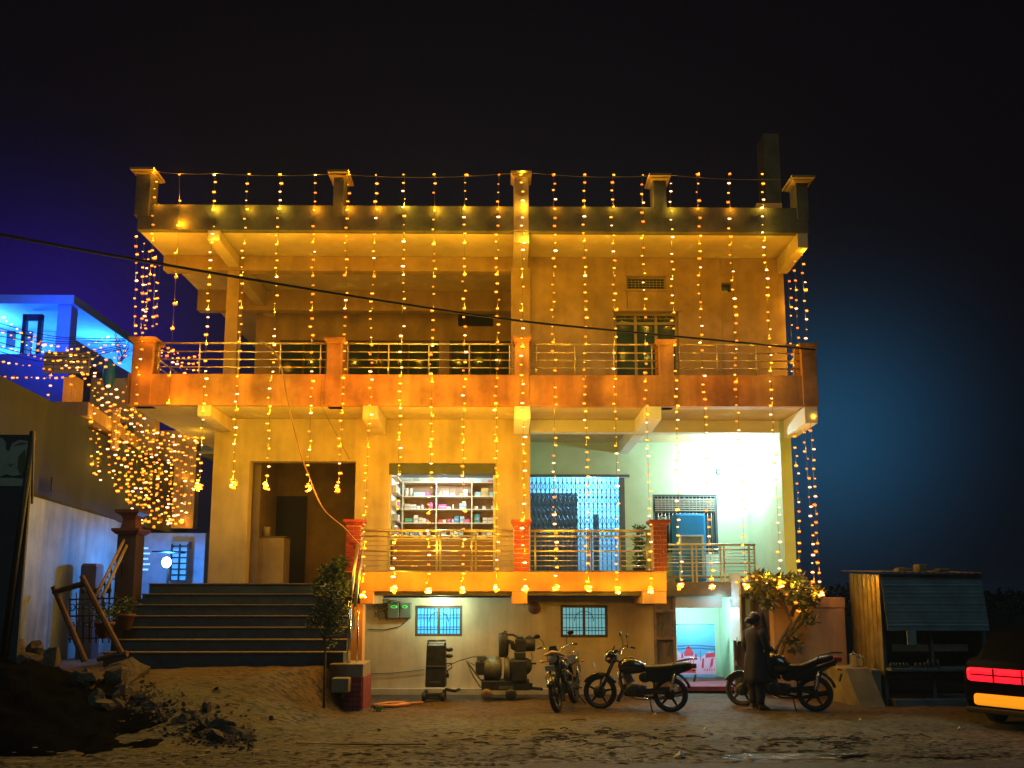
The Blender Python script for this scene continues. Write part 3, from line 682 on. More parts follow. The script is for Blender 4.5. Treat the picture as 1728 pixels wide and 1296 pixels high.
# open door leaf
t = root_at('open_door', (PX(1233, 1080, YW), YW, .1), 'narrow white door standing open at the lit lower entrance', 'door')
xx = PX(1236, 1040, YW)
g = MB(); g.obox((xx, YW - .25, (PZ(996, YW) + .6) / 2 + .42), (.045, .46, PZ(996, YW) - .75), Matrix.Rotation(R(8), 3, 'Z')); g.build('leaf', mat('white_door_paint', (.62, .68, .68), .5, bump=0), t, bevel=.01)
g = MB(); g.tube([(xx - .05, YW - .42, 1.0), (xx - .05, YW - .42, 1.18)], .012, 6); g.build('handle', M_chrome, t)
g = MB(); g.box(xx + .02, xx + .07, YW - .03, YW + .02, .08, PZ(996, YW)); g.build('door_post', M_shut, t)

# poster banner in the lower room: flat print laid on a backing sheet
YPo = 17.3
a, b, c, d = PX(1143, 1100, YPo), PX(1207, 1100, YPo), PZ(1143, YPo), PZ(1053, YPo)
t = root_at('printed_banner', ((a + b) / 2, YPo, c), 'printed blue and pink banner with a red domed temple drawing inside the lit lower doorway', 'banner')
M_bblue = mat('banner_sky_blue_print', (.10, .42, .80), .6, bump=0, var=.05); M_bpink = mat('banner_pink_print', (.75, .50, .82), .6, bump=0, var=.05)
M_bred = mat('banner_red_print', (.62, .05, .10), .6, bump=0); M_bdk = mat('banner_navy_print', (.05, .16, .40), .6, bump=0)
g = MB(); g.box(a, b, YPo, YPo + .02, c, d); g.build('backing', M_bblue, t)
w_, h_ = b - a, d - c
def P2(u, v): return (a + u * w_, c + v * h_)
def flat(mb, pts, lay, m=0): mb.poly([(P2(u, v)[0], YPo - .002 * lay, P2(u, v)[1]) for u, v in pts], (0, .0015, 0), m)
g = MB(); flat(g, [(0, .05), (1, .05), (1, .40), (.85, .48), (.6, .36), (.35, .44), (.12, .42), (0, .5)], 1); g.build('pink_field', M_bpink, t)
g = MB()
flat(g, [(.18, .40), (.42, .40), (.42, .47), (.36, .54), (.30, .60), (.24, .54), (.18, .47)], 2)
flat(g, [(.10, .36), (.15, .36), (.15, .44), (.10, .44)], 2); flat(g, [(.46, .36), (.51, .36), (.51, .44), (.46, .44)], 2)
flat(g, [(.74, .36), (.99, .38), (.99, .46), (.74, .44)], 2); flat(g, [(.62, .18), (.68, .16), (.70, .34), (.66, .36)], 2)
for u in (.20, .27, .33, .40): flat(g, [(u, .16), (u + .022, .16), (u + .022, .34), (u, .34)], 2)
flat(g, [(.12, .08), (.48, .08), (.44, .13), (.30, .16), (.16, .13)], 2)
for u in (.70, .76, .82, .88, .94): flat(g, [(u, .12), (u + .03, .12), (u + .015, .18)], 2)
flat(g, [(.84, .16), (.92, .22), (.95, .36), (.88, .34)], 2)
g.build('temple_print', M_bred, t)
for v_ in (.52, .57):
    g = MB(); flat(g, [(0, v_), (.3, v_ + .02), (.6, v_ + .015), (1, v_ - .01), (1, v_ + .01), (.6, v_ + .035), (.3, v_ + .035), (0, v_ + .02)], 2); g.build('navy_line', M_bdk, t)
for q_ in ([(0, .985), (1, .985), (1, 1), (0, 1)], [(.60, .3), (.615, .3), (.615, .5), (.60, .5)], [(.97, .44), (.985, .44), (.985, .55), (.97, .55)]):
    g = MB(); flat(g, q_, 3); g.build('navy_line', M_bdk, t)


# ---------------------------------------------------------------- orange compound wall on the right
zc = PZ(1008, 15.6); x0, x1 = PX(1304, 1090, 15.7), PX(1429, 1090, 15.6)
t = root_at('compound_wall', ((x0 + x1) / 2, 15.7, 0), 'orange plastered compound wall with cracked top course behind the right motorcycle', 'wall')
g = MB(); g.box(x0, x1, 15.6, 15.85, -.2, zc - .22); g.build('wall_body', M_salmon, t, bevel=.015)
g = MB(); g.box(x0 - .01, x1 + .01, 15.585, 15.86, zc - .212, zc); g.build('coping', M_salmon, t, bevel=.015)
# ---------------------------------------------------------------- tin kiosk
YK = 14.5
kx0, kx1 = PX(1489, 1080, YK), PX(1662, 1080, YK); kz = PZ(968, YK)
M_tink = mat('kiosk_grey_tin', (.17, .23, .27), .5, .55, var=.2, bump=.15, scale=3)
M_tiny = mat('dented_yellow_lit_tin', (.46, .38, .20), .34, .75, var=.25, bump=.9, bscale=6, scale=3)  # yellow light on the kiosk's side put into the tin colour
t = root_at('kiosk', ((kx0 + kx1) / 2, YK + .6, 0), 'closed roadside tin kiosk with propped ribbed shutter, right of the orange wall', 'kiosk')
kxb = kx0 - .0
def corr(mb, p0, p1, p2, p3, n, amp, nrm, m=0):
    """ribbed sheet between edge p0-p1 and edge p3-p2"""
    p0, p1, p2, p3, nrm = map(Vector, (p0, p1, p2, p3, nrm)); v = []
    for i in range(n + 1):
        u = i / n; o = nrm * (amp if i % 2 else 0); v += [p0.lerp(p1, u) + o, p3.lerp(p2, u) + o]
    f = [(2 * i, 2 * i + 1, 2 * i + 3, 2 * i + 2) for i in range(n)]
    mb.add(v + [q + nrm * -.006 for q in v], f + [tuple(x + 2 * (n + 1) for x in q[::-1]) for q in f], m)
g = MB(); corr(g, (kx0, YK, .55), (kx0, YK + 1.25, .55), (kx0, YK + 1.25, kz + .05), (kx0, YK, kz - .02), 14, .018, (-1, 0, 0)); g.build('side_panel', M_tiny, t)
g = MB(); g.box(kx1, kx1 + .02, YK, YK + 1.25, .3, kz); g.box(kx0 + .03, kx1, YK + 1.2, YK + 1.25, .3, kz); g.box(kx0 + .03, kx1, YK + .02, YK + 1.2, .5, .55); g.build('back_panel', M_tink, t)
# roof sheet with slope
g = MB(); corr(g, (kx0 - .12, YK + 1.4, kz + .10), (kx1 + .1, YK + 1.4, kz + .10), (kx1 + .05, YK - .12, kz + .0), (kx0 - .02, YK - .12, kz + .03), 30, .015, (0, 0, 1)); g.build('roof', mat('rusty_roof_sheet', (.26, .20, .12), .7, .3, var=.3, bump=.3), t)
# propped shutter, tilted outward: horizontal slats
n = 15; za, zb_ = kz - .05, PZ(1065, YK - .16); sh = MB(); sh.box(kx0 + .02, kx1 - .01, YK - .02, YK - .0, za, za + .04); sh = sh.build('shutter', M_tink, t)
for k in range(n):
    z1_, z0_ = za + (zb_ - za) * k / n, za + (zb_ - za) * (k + 1) / n; y1_, y0_ = YK - .02 - .15 * k / n, YK - .02 - .15 * (k + 1) / n
    g = MB(); wob = .01 * rnd.random(); g.poly([(kx0 + .03 - .10 * k / n * 0, y1_, z1_), (kx0 + .03, y1_ - .005 - wob * .6, (z0_ + z1_) / 2), (kx0 + .03, y0_, z0_ + .004), (kx0 + .03, y0_ + .012, z0_ + .004), (kx0 + .03, y1_ + .012, z1_)], (kx1 - kx0 - .03, 0, 0)); g.build('slat', M_tink, sh)
for x in (kx0 + .03, kx0 + .93, kx1 - .03):
    g = MB(); g.box(x - .03, x + .03, YK - .01, YK + .03, -.05, kz - .03 if x != kx0 + .93 else 1.35); g.build('upright', M_shut, t)
g = MB(); g.box(kx0 + .03, kx1 - .03, YK - .22, YK + .5, PZ(1127, YK) - .05, PZ(1127, YK)); g.build('counter_shelf', M_tink, t)
g = MB(); g.box(kx0 + .2, kx1 - .3, YK + .05, YK + .1, PZ(1100, YK) - .0, PZ(1088, YK)); g.build('cross_board', M_tin, t)
g = MB(); g.box(PX(1525, 1075, YK - .2), PX(1540, 1075, YK - .2), YK - .33, YK - .31, PZ(1088, YK - .2), zb_ + .02); g.build('hanging_strip', mat('pale_tape', (.22, .28, .28), .6), t)
g = MB(); g.box(kx0 + .05, kx1 - .4, YK - .25, YK - .0, -.05, .12); g.build('base_board', M_tink, t)
lab = ['round stone weighing down the front of the kiosk roof', 'stacked block on top of the kiosk roof, tallest of the load', 'flat brick lying beside the block on the kiosk roof', 'small brick near the right end of the kiosk roof']
for (px, w, h, zz), lb in zip(((1519, .14, .08, 0), (1552, .16, .14, 0), (1535, .30, .07, 0), (1588, .20, .06, 0)), lab):
    x = PX(px, 950, YK + .3); g = MB(); g.obox((x, YK + .3 + (0 if w < .3 else .25), kz + .05 + h / 2), (w, .2, h), Matrix.Rotation(rnd.uniform(-.4, .4), 3, 'Z')); tag(g.build('loose_brick' if 'stone' not in lb else 'stone', M_concrete, None, bevel=.015), lb, 'brick' if 'stone' not in lb else 'stone')
# bottles on the kiosk shelf
for i, px in enumerate((1503, 1508, 1513, 1519, 1525, 1531, 1545, 1553, 1560, 1567, 1574, 1583)):
    x = PX(px, 1122, YK - .1); z = PZ(1127, YK) + .001; g = MB(); hgt = .10 if i < 9 else .16
    g.lathe([(.0, 0), (.028, 0), (.028, hgt * .7), (.012, hgt * .85), (.012, hgt)], (x, YK - .1, z), n=10)
    tag(g.build('bottle', mat('smoky_bottle_glass', (.05, .07, .08), .1, bump=0)), 'small grey bottle in the row on the dark kiosk shelf' if i < 9 else 'taller grey bottle toward the middle post on the kiosk shelf', 'bottle', 'bottles on the kiosk shelf')
# concrete counter with steel pots between wall and kiosk
cx0, cx1 = PX(1421, 1150, 14.6), PX(1494, 1150, 14.2); zct = PZ(1128, 14.5)
g = MB(); g.poly([(cx0, 15.3, -.1), (cx0, 15.3, zct), (cx0 + .02, 14.5, zct), (cx0 + .15, 14.15, -.1)], (.48, 0, 0)); g.box(cx0 + .48, cx1 + .05, 14.45, 15.2, -.1, zct - .02)
tag(g.build('concrete_counter', M_concrete, None, bevel=.02), 'low stained concrete counter between the orange wall and the tin kiosk', 'counter')
for px, h, lb in ((1441, .22, 'shiny steel pot with lid on the concrete counter, nearer the orange wall'), (1452, .17, 'small steel pot on the concrete counter, nearer the kiosk')):
    x = PX(px, 1120, 14.8); pt = root_at('steel_pot', (x, 14.8, zct), lb, 'pot')
    g = MB(); g.lathe([(.0, 0), (.07, 0), (.075, .02), (.075, h), (.085, h + .008), (.07, h + .012)], (x, 14.8, zct + .002), n=18); g.build('body', M_chrome, pt)
    g = MB(); g.lathe([(.086, h + .014), (.05, h + .03), (.0, h + .035)], (x, 14.8, zct + .002), n=18); g.lathe([(.015, h + .03), (.015, h + .055), (0, h + .06)], (x, 14.8, zct + .002), n=8); g.build('lid', M_chrome, pt)

# ---------------------------------------------------------------- plants
def leaf_quad(mb, c, ln, wd, rr, m=0):
    a = Vector((rr.gauss(0, 1), rr.gauss(0, 1), rr.gauss(0, .7))).normalized(); b = a.orthogonal().normalized(); b.rotate(Matrix.Rotation(rr.uniform(0, 6.28), 3, a)); n = a.cross(b)
    c = Vector(c); mb.add([c, c + a * ln * .5 + b * wd * .5 - n * wd * .12, c + a * ln, c + a * ln * .5 - b * wd * .5 - n * wd * .12], [(0, 1, 2), (0, 2, 3)], m)
def crown(name, mats, parent, blobs, n, ln, wd, seed):
    rr = random.Random(seed); mb = MB()
    for c, r_, dens in blobs:
        c = Vector(c)
        for _ in range(int(n * dens)):
            d = Vector((rr.gauss(0, 1), rr.gauss(0, 1), rr.gauss(0, 1))).normalized() * (rr.random() ** .5)
            s = rr.uniform(.7, 1.25); leaf_quad(mb, c + Vector((d.x * r_[0], d.y * r_[1], d.z * r_[2])), ln * s, wd * s, rr, rr.randrange(len(mats)))
    return mb.build(name, mats, parent)
def shrub(name, label, cat, base, twigs, blobs, n, ln, wd, seed, mats, tr=.02, group=None):
    t = root_at(name, base, label, cat, group); g = MB()
    for tw in twigs:
        k = len(tw); g.tube([Vector(p) for p in tw], [tr * (1 - .6 * i / (k - 1)) for i in range(k)], 7)
    g.build('trunk', M_bark, t); crown('crown', mats, t, blobs, n, ln, wd, seed); return t
# slim young tree at the foot of the stairs
Y = 13.2; b = at(548, 1142, Y); b.z = ground_h(b.x, Y) - .02
def q(px, py, dy=0): return at(px, py, Y + dy)
shrub('young_tree', 'slim young tree with dark crown standing on the mound before the stairs', 'tree', b,
      [[b, q(549, 1100), q(547, 1060), q(550, 1010)], [q(548, 1080), q(535, 1055), q(524, 1040)], [q(548, 1070), q(560, 1045), q(578, 1030)], [q(547, 1050), q(556, 1020), q(562, 995)]],
      [(q(556, 1002), (.24, .25, .20), 1), (q(548, 1032), (.22, .22, .28), 1.2), (q(563, 1055), (.20, .2, .25), .9), (q(570, 1025), (.20, .2, .2), .7), (q(528, 1048), (.13, .13, .12), .35), (q(556, 1085), (.10, .1, .12), .25)], 400, .08, .030, 3, [M_leaf, M_leaf, M_leafo], .022)
Y = 14.9; b = at(560, 1000, 15.0)
t = shrub('potted_shrub', 'dark bushy potted shrub on the top step beside the first brick pillar', 'shrub', Vector((b.x, 15.0, yy and ZF1L - .2)),
      [[Vector((b.x, 15.0, 1.85)), at(562, 970, 15), at(566, 945, 15)]], [(at(560, 968, 15), (.26, .2, .22), 1), (at(546, 990, 15), (.2, .2, .2), .8), (at(574, 955, 15), (.16, .18, .22), .7), (at(577, 992, 14.8), (.14, .18, .22), .7)], 560, .10, .04, 5, [M_leaf], .02)
g = MB(); g.lathe([(.10, 1.72), (.15, 1.98), (.165, 1.98), (.165, 2.02), (.13, 2.02)], (b.x, 15.0, 0), n=16); g.build('pot', M_pot, t)
# plant in the veranda
Y = 15.5; b = at(1079, 968, Y); b.z = 2.362
t = shrub('potted_plant', 'bright green potted plant behind the veranda railing beside the maroon pillar', 'plant', b, [[b, at(1079, 930, Y), at(1078, 895, Y)]],
      [(at(1078, 915, Y), (.12, .12, .2), 1), (at(1080, 945, Y), (.15, .14, .18), 1), (at(1078, 893, Y), (.10, .1, .08), .3)], 330, .085, .03, 8, [M_leafb], .012)
g = MB(); g.lathe([(.09, .0), (.13, .2), (.14, .2), (.14, .22), (.11, .22)], b, n=16); g.build('pot', M_pot, t)
# creeper over the orange wall
Y = 15.35
t = shrub('creeper', 'olive green creeper with thick twisted stems spilling over the orange wall above the right motorcycle', 'creeper', at(1312, 1160, Y),
      [[at(1306, 1165, Y), at(1316, 1110, Y), at(1330, 1070, Y), at(1352, 1035, Y), at(1366, 1010, Y)], [at(1300, 1165, Y), at(1296, 1120, Y), at(1318, 1080, Y), at(1335, 1050, Y), at(1322, 1010, Y)], [at(1330, 1072, Y), at(1345, 1060, Y), at(1362, 1045, Y)], [at(1322, 1010, Y), at(1300, 985, Y), at(1275, 978, Y)], [at(1335, 1040, Y), at(1348, 1005, Y), at(1375, 990, Y)]],
      [(at(1288, 976, Y), (.26, .25, .13), 1), (at(1330, 982, Y), (.36, .3, .16), 1.3), (at(1352, 1015, Y), (.3, .25, .2), .8), (at(1296, 1010, Y), (.2, .22, .22), .6), (at(1372, 1000, Y), (.18, .2, .16), .6), (at(1270, 1000, Y), (.12, .15, .14), .35), (at(1362, 1045, Y), (.16, .2, .14), .3), (at(1338, 1085, Y), (.16, .2, .2), .3)], 330, .15, .05, 11, [M_leaf, M_leafo, M_leafo], .045)
# small green tuft at the stub wall foot
b = Vector((PX(638, 1188, 13.7), 13.65, 0)); shrub('weed_clump', 'small green weed clump at the foot of the brick stub wall', 'plant', b, [[b, b + Vector((0, 0, .08))]], [(b + Vector((0, 0, .06)), (.12, .08, .05), 1)], 90, .06, .02, 12, [M_leafb], .006)

# ---------------------------------------------------------------- wall-mounted things
x, z = PX(902, 1026, YW - .03), PZ(1026, YW - .03)
t = root_at('wall_disc', (x, YW - .02, z), 'round maroon disc fixed on the cream wall left of the second lower window', 'disc')
g = MB(); g.lathe([(0, -.03), (.11, -.03), (.13, -.015), (.13, .0)], (x, YW - .002, z), 'y', 28); g.build('rim', mat('maroon_disc_paint', (.14, .03, .03), .5, bump=.1), t)
g = MB(); g.lathe([(0, -.036), (.07, -.036), (.075, -.031)], (x, YW - .002, z), 'y', 24); g.build('centre', mat('dark_red_centre', (.07, .025, .025), .5, bump=.1), t)
# electricity meters
x0, x1, z0, z1 = PX(655, 1030, YW), PX(695, 1030, YW), PZ(1043, YW), PZ(1017, YW)
t = root_at('meter_box', ((x0 + x1) / 2, YW - .1, z0), 'grey meter box with two green glowing dials and tangled wires on the cream wall', 'meter box')
g = MB(); g.box(x0, (x0 + x1) / 2 - .01, YW - .13, YW - .002, z0, z1 - .015); g.box((x0 + x1) / 2, x1, YW - .12, YW - .002, z0, z1); g.build('case', mat('grey_green_case', (.16, .17, .12), .5, bump=.05), t, bevel=.02)
M_green = emit('green_dial_glow', (.03, .9, .10), .55)
for cx, sx in (((x0 * .72 + x1 * .28), .075), ((x0 * .27 + x1 * .73), .06)):
    g = MB(); g.lathe([(.6, -.0), (1, -.0), (1, .004), (.6, .004)], (0, 0, 0), 'y', 20); g.v = [(cx + vx * sx, YW - .136 + vy, z1 - .085 + vz * .030) for vx, vy, vz in g.v]; 
    g.f = g.f[:-2]; g.m = g.m[:-2]; g.sm = g.sm[:-2]; 
    o = g.build('dial', M_green, t)
g = MB(); rr = random.Random(3)
for k in range(9):
    a = Vector((x0 - rr.uniform(.0, .25), YW - .05, z0 + rr.uniform(-.05, .2))); g.tube([a, a + Vector((-.05, -.03, rr.uniform(.08, .2))), a + Vector((.12, -.02, rr.uniform(.1, .25))), Vector((x0 + rr.uniform(.05, .3), YW - .04, z1 + .01))], .008, 5)
g.build('wire', M_wirel, t)
g = MB(); g.box(x0 - .18, x0 - .06, YW - .07, YW - .002, z0 + .0, z0 + .13); g.box(x0 - .28, x0 - .2, YW - .06, YW - .002, z0 + .02, z0 + .12); g.build('fuse_box', mat('beige_plastic', (.3, .27, .18), .5, bump=0), t, bevel=.008)
# slack wire along the wall
g = MB(); g.tube([at(x_, y_, YW - .02) for x_, y_ in ((622, 1062), (650, 1063), (675, 1057), (690, 1045))], .008, 5); tag(g.build('slack_wire', M_cable), 'thin slack wire drooping below the meter box', 'wire')
# drainage hole, wall lamp in the veranda
x, z = PX(1211, 796, YB - .05), PZ(796, YB - .05)
t = root_at('wall_lamp', (x, YB - .1, z), 'blazing white wall lamp with added dark oval holder on the veranda wall above the window', 'lamp')
g = MB(); g.lathe([(0, -.02), (.20, -.02), (.21, .0)], (x, YB - .04, z), 'y', 28); g.build('diffuser', E_white, t)
g = MB(); g.ell((x, YB - .09, z), (.075, .03, .10), 16, 10); g.build('spot', mat('dark_teal_spot', (.01, .03, .04), .5, bump=0), t)  # dark blot added over the lamp, imitating glare overload
lamp('veranda_light', (x + .15, YB - .85, z + .05), 360, (.70, .96, .90), .09, t)
# conduit on the veranda side wall
g = MB(); g.tube([(PX(1264, 850, YB - .05), YB - .03, PZ(858, YB)), (PX(1264, 850, YB - .05), YB - .03, PZ(868, YB))], .03, 8); tag(g.build('switch_socket', M_shut), 'small dark switch on the veranda wall corner', 'switch')
# ceiling hooks and small holes seen on the soffits
# air cooler
xa_, xb_ = PX(1141, 920, 17.95), PX(1192, 920, 17.95); zc0, zc1, zc2 = 2.362, PZ(903, 17.95), PZ(866, 17.95)
t = root_at('air_cooler', ((xa_ + xb_) / 2, 17.4, zc0), 'bright blue air cooler with pale grille standing behind the steel railing', 'air cooler')
M_cb = mat('bright_blue_plastic', (.01, .26, .80), .35, var=.05, bump=0)
g = MB(); g.box(xa_, xb_, 17.95, 18.45, zc0, zc2); g.build('body', M_cb, t, bevel=.05)
M_cg = mat('pale_cooler_grille', (.50, .58, .58), .5, bump=0)
g = MB(); 
for a_, b_ in ((xa_ + .06, xb_ - .06),):
    g.box(a_, b_, 17.92, 17.948, zc1 - .03, zc1); g.box(a_, b_, 17.92, 17.948, zc0 + .1, zc0 + .14); g.box(a_, a_ + .06, 17.92, 17.948, zc0 + .14, zc1 - .03); g.box(b_ - .06, b_, 17.92, 17.948, zc0 + .14, zc1 - .03); g.box((a_ + b_) / 2 - .02, (a_ + b_) / 2 + .02, 17.922, 17.948, zc0 + .14, zc1 - .33)
g.build('front_frame', M_cg, t, bevel=.006)
g = MB(); g.box(xa_ + .12, xb_ - .12, 17.925, 17.947, zc1 - .30, zc1 - .03); g.build('vent_screen', mat('grey_vent_mesh', (.16, .18, .17), .7, bump=0), t)
for k in range(4):
    z = zc0 + .20 + k * .09
    for s_ in (0, 1):
        a_ = xa_ + .13 if s_ == 0 else (xa_ + xb_) / 2 + .03; g = MB(); g.box(a_, a_ + (xb_ - xa_) / 2 - .16, 17.928, 17.947, z, z + .05); g.build('louvre', mat('grey_vent_mesh', (0, 0, 0)), t)
# box on pedestal in the hall
xa_, xb_ = PX(430, 950, 16.9), PX(478, 950, 16.9); zt_ = PZ(905, 16.9)
t = root_at('pedestal', ((xa_ + xb_) / 2, 17, ZF1L), 'plain grey brown cabinet standing just inside the left doorway', 'cabinet')
g = MB(); g.box(xa_, xb_, 16.9, 17.4, ZF1L, zt_ - .03); g.build('body', mat('beige_cabinet', (.34, .26, .16), .6), t, bevel=.01); g = MB(); g.box(xa_ - .02, xb_ + .02, 16.88, 17.42, zt_ - .028, zt_); g.build('top', mat('dark_cabinet_top', (.12, .10, .07), .5), t, bevel=.006)
g = MB(); xm = PX(449, 900, 17.1); g.lathe([(.0, 0), (.075, 0), (.095, .2), (.1, .21), (.085, .215)], (xm, 17.1, zt_ + .002), n=18); tag(g.build('container', mat('pale_plastic_tub', (.5, .42, .3), .5)), 'pale round tub on top of the hall cabinet', 'tub')
# ---------------------------------------------------------------- pharmacy shelving and stock
YS = 17.25
t = root_at('shelving', (PX(746, 860, YS), YS, ZF1L), 'brown medicine shelving in three wide bays filling the lit shop', 'shelving')
sh_py = [813, 837, 859, 882, 903]; cols_px = [679, 736, 796, 838]
zts = [PZ(p, YS) for p in sh_py]; xsv = [PX(p, 860, YS) for p in cols_px]; xsv[-1] = h2[1] + .2
g = MB(); g.box(xsv[0] - .01, xsv[-1], YS + .36, YS + .38, ZF1L, zts[0]); g.build('back_board', M_wood, t)
for z in zts + [PZ(925, YS)]:
    g = MB(); g.box(xsv[0], xsv[-1], YS, YS + .35, z - .022, z); g.build('shelf', M_shelf, t)
for x in xsv:
    g = MB(); g.box(x - .012, x + .012, YS - .003, YS + .352, ZF1L, zts[0] + .003); g.build('divider', M_shelf, t)
g = MB(); g.box(xsv[0] + .02, xsv[-1] - .01, YS + .01, YS + .36, ZF1L, PZ(925, YS) - .04); g.build('cupboard', M_wood, t)
t2 = root_at('side_shelving', (PX(667, 860, 16.8), 16.8, ZF1L), 'narrow side rack of small packets on the left shop wall', 'shelving')
xs0 = h2[0] + .02
for z in zts: 
    g = MB(); g.box(xs0, xs0 + .12, 16.5, YS - .02, z - .018, z); g.build('shelf', M_shelf, t2)
g = MB(); g.box(xs0 - .015, xs0 - .001, 16.5, YS - .02, ZF1L, zts[0]); g.build('side_board', M_white, t2)
# counter
tc_ = root_at('shop_counter', (PX(746, 950, 16.5), 16.55, ZF1L), 'brown shop counter with patterned front inside the pharmacy opening', 'counter')
g = MB(); g.box(h2[0] + .06, h2[1] - .02, 16.46, 16.9, ZF1L, PZ(911, 16.5)); g.build('body', mat('brown_counter', (.24, .14, .08), .6), tc_)
g = MB(); g.box(h2[0] + .04, h2[1] - .01, 16.43, 16.93, PZ(911, 16.5) + .002, PZ(911, 16.5) + .035); g.build('top', M_shelf, tc_)
CM = {'white': (.62, .66, .66), 'pale blue': (.30, .50, .62), 'blue': (.03, .22, .50), 'green': (.02, .30, .14), 'pink': (.55, .10, .35), 'cream': (.58, .52, .34), 'red': (.45, .06, .05), 'yellow': (.60, .40, .06), 'grey': (.22, .26, .25), 'teal': (.03, .30, .40)}
stock_names = {'b': 'carton', 'o': 'bottle', 'j': 'jar', 'p': 'packet'}
where_s = ['top board', 'second shelf', 'third shelf', 'fourth shelf', 'fifth shelf']; where_c = ['left', 'middle', 'right']
rr = random.Random(21); seen = {}
special = {(1, 2): [('b', 'pale blue', .16, .10), ('b', 'yellow', .17, .19), ('b', 'pale blue', .14, .1)], (2, 1): [('b', 'pink', .19, .11), ('p', 'white', .10, .06), ('o', 'white', .05, .12), ('b', 'pale blue', .16, .14), ('b', 'white', .12, .15)],
           (3, 0): [('b', 'green', .20, .11), ('b', 'white', .10, .17), ('b', 'cream', .09, .12), ('b', 'white', .08, .1)], (3, 2): [('b', 'teal', .14, .20), ('b', 'white', .1, .12), ('b', 'cream', .14, .12)],
           (1, 0): [('j', 'white', .08, .19), ('j', 'white', .08, .18), ('b', 'pale blue', .26, .09)], (0, 0): [('p', 'grey', .14, .10)], (0, 1): [('p', 'pale blue', .22, .09), ('p', 'pale blue', .2, .07), ('p', 'white', .15, .04)], (0, 2): [('p', 'pale blue', .18, .07), ('p', 'red', .2, .04)]}
for si in range(5):
    for ci in range(3):
        x = xsv[ci] + .04 + (.18 if si == 0 and ci == 0 else 0); lim = xsv[ci + 1] - .04; z = zts[si] + .001; lst = list(special.get((si, ci), []))
        while x < lim - .06:
            if lst: kd, cn, w_, h_ = lst.pop(0)
            elif si == 0: break
            else:
                kd = rr.choice('bbbbojp'); cn = rr.choice(['white', 'white', 'cream', 'white', 'pale blue', 'grey', 'pink', 'white', 'red', 'blue']); w_ = rr.uniform(.05, .14); h_ = rr.uniform(.07, .17 if kd != 'p' else .08)
            if x + w_ > lim: break
            m = mat(cn.replace(' ', '_') + '_pack', CM[cn], .5, var=.12, scale=14, bump=0)
            y = YS + .04 + rr.random() * .06; g = MB(); cx = x + w_ / 2
            if kd in 'bp': g.obox((cx, y + .06, z + h_ / 2), (w_ * .94, .12, h_), Matrix.Rotation(rr.uniform(-.08, .08), 3, 'Z'))
            elif kd == 'o': g.lathe([(0, 0), (w_ * .42, 0), (w_ * .42, h_ * .7), (w_ * .18, h_ * .82), (w_ * .2, h_)], (cx, y + .05, z), n=12)
            else: g.lathe([(0, 0), (w_ * .46, 0), (w_ * .46, h_ * .75), (w_ * .36, h_ * .8), (w_ * .44, h_ * .82), (w_ * .44, h_)], (cx, y + .05, z), n=12)
            if kd == 'b' and h_ > .1 and w_ > .08:
                g.box(cx - w_ * .40, cx + w_ * .40, y - .004, y + .01, z + h_ * .35, z + h_ * .6, 1)
                ms = [m, mat('print_band', (.25, .35, .5), .5, bump=0)]
            else: ms = m
            lb = f'{cn} medicine {stock_names[kd]} on the {where_s[si]} of the {where_c[ci]} bay'
            tag(g.build(stock_names[kd], ms), lb, stock_names[kd], f'medicine stock on the {where_s[si]}')
            x += w_ + (rr.uniform(.0, .02) if rr.random() < .8 else rr.uniform(.05, .16))
for si in range(1, 5):
    for k in range(4):
        y = 16.56 + k * .16; g = MB(); h_ = rr.uniform(.08, .16); cn = rr.choice(['white', 'pale blue', 'pink', 'white']); g.obox((xs0 + .06, y, zts[si] + .001 + h_ / 2), (.09, .11, h_))
        tag(g.build('packet', mat(cn.replace(' ', '_') + '_pack', CM[cn])), f'{cn} packet on board {ORD[si-1]} from the top of the narrow side rack'.replace('board first', 'the upper board').replace('board second', 'the second board').replace('board third', 'the third board').replace('board fourth', 'the lowest board').replace(' from the top', ''), 'packet', 'packets on the side rack')
for px in (702, 715, 728, 752, 770, 800, 815):
    g = MB(); x = PX(px, 905, 16.6); w_ = rr.uniform(.08, .18); g.obox((x, 16.6, PZ(911, 16.5) + .037 + .03), (w_, .14, .06)); tag(g.build('carton', mat('white_pack', CM['white'])), 'low white carton lying along the shop counter top', 'carton', 'cartons on the shop counter')
lamp('pharmacy_tube_light', ((h2[0] + h2[1]) / 2, 16.6, PZ(786, YW) - .08), 110, (.90, 1.0, .92), .12, t)
lamp('gate_room_light', ((hg[0] + hg[1]) / 2 + .5, 19.6, 4.9), 300, (.20, .60, 1.0), .15, gt if False else None)
lamp('lower_room_light', ((xd0 + xd1) / 2, YW + .8, 1.78), 125, (.60, .88, 1.0), .08)
lamp('lintel_fill_light', (xd1 - .25, YW - .22, PZ(1003, YW) - .10), 5, (.45, .80, 1.0), .03)  # unseen lamp added before the lintel to make its face glow
lamp('soffit_light', (PX(745, 1000, 15.9), 15.75, 1.95), 58, (.70, 1.0, .72), .06)
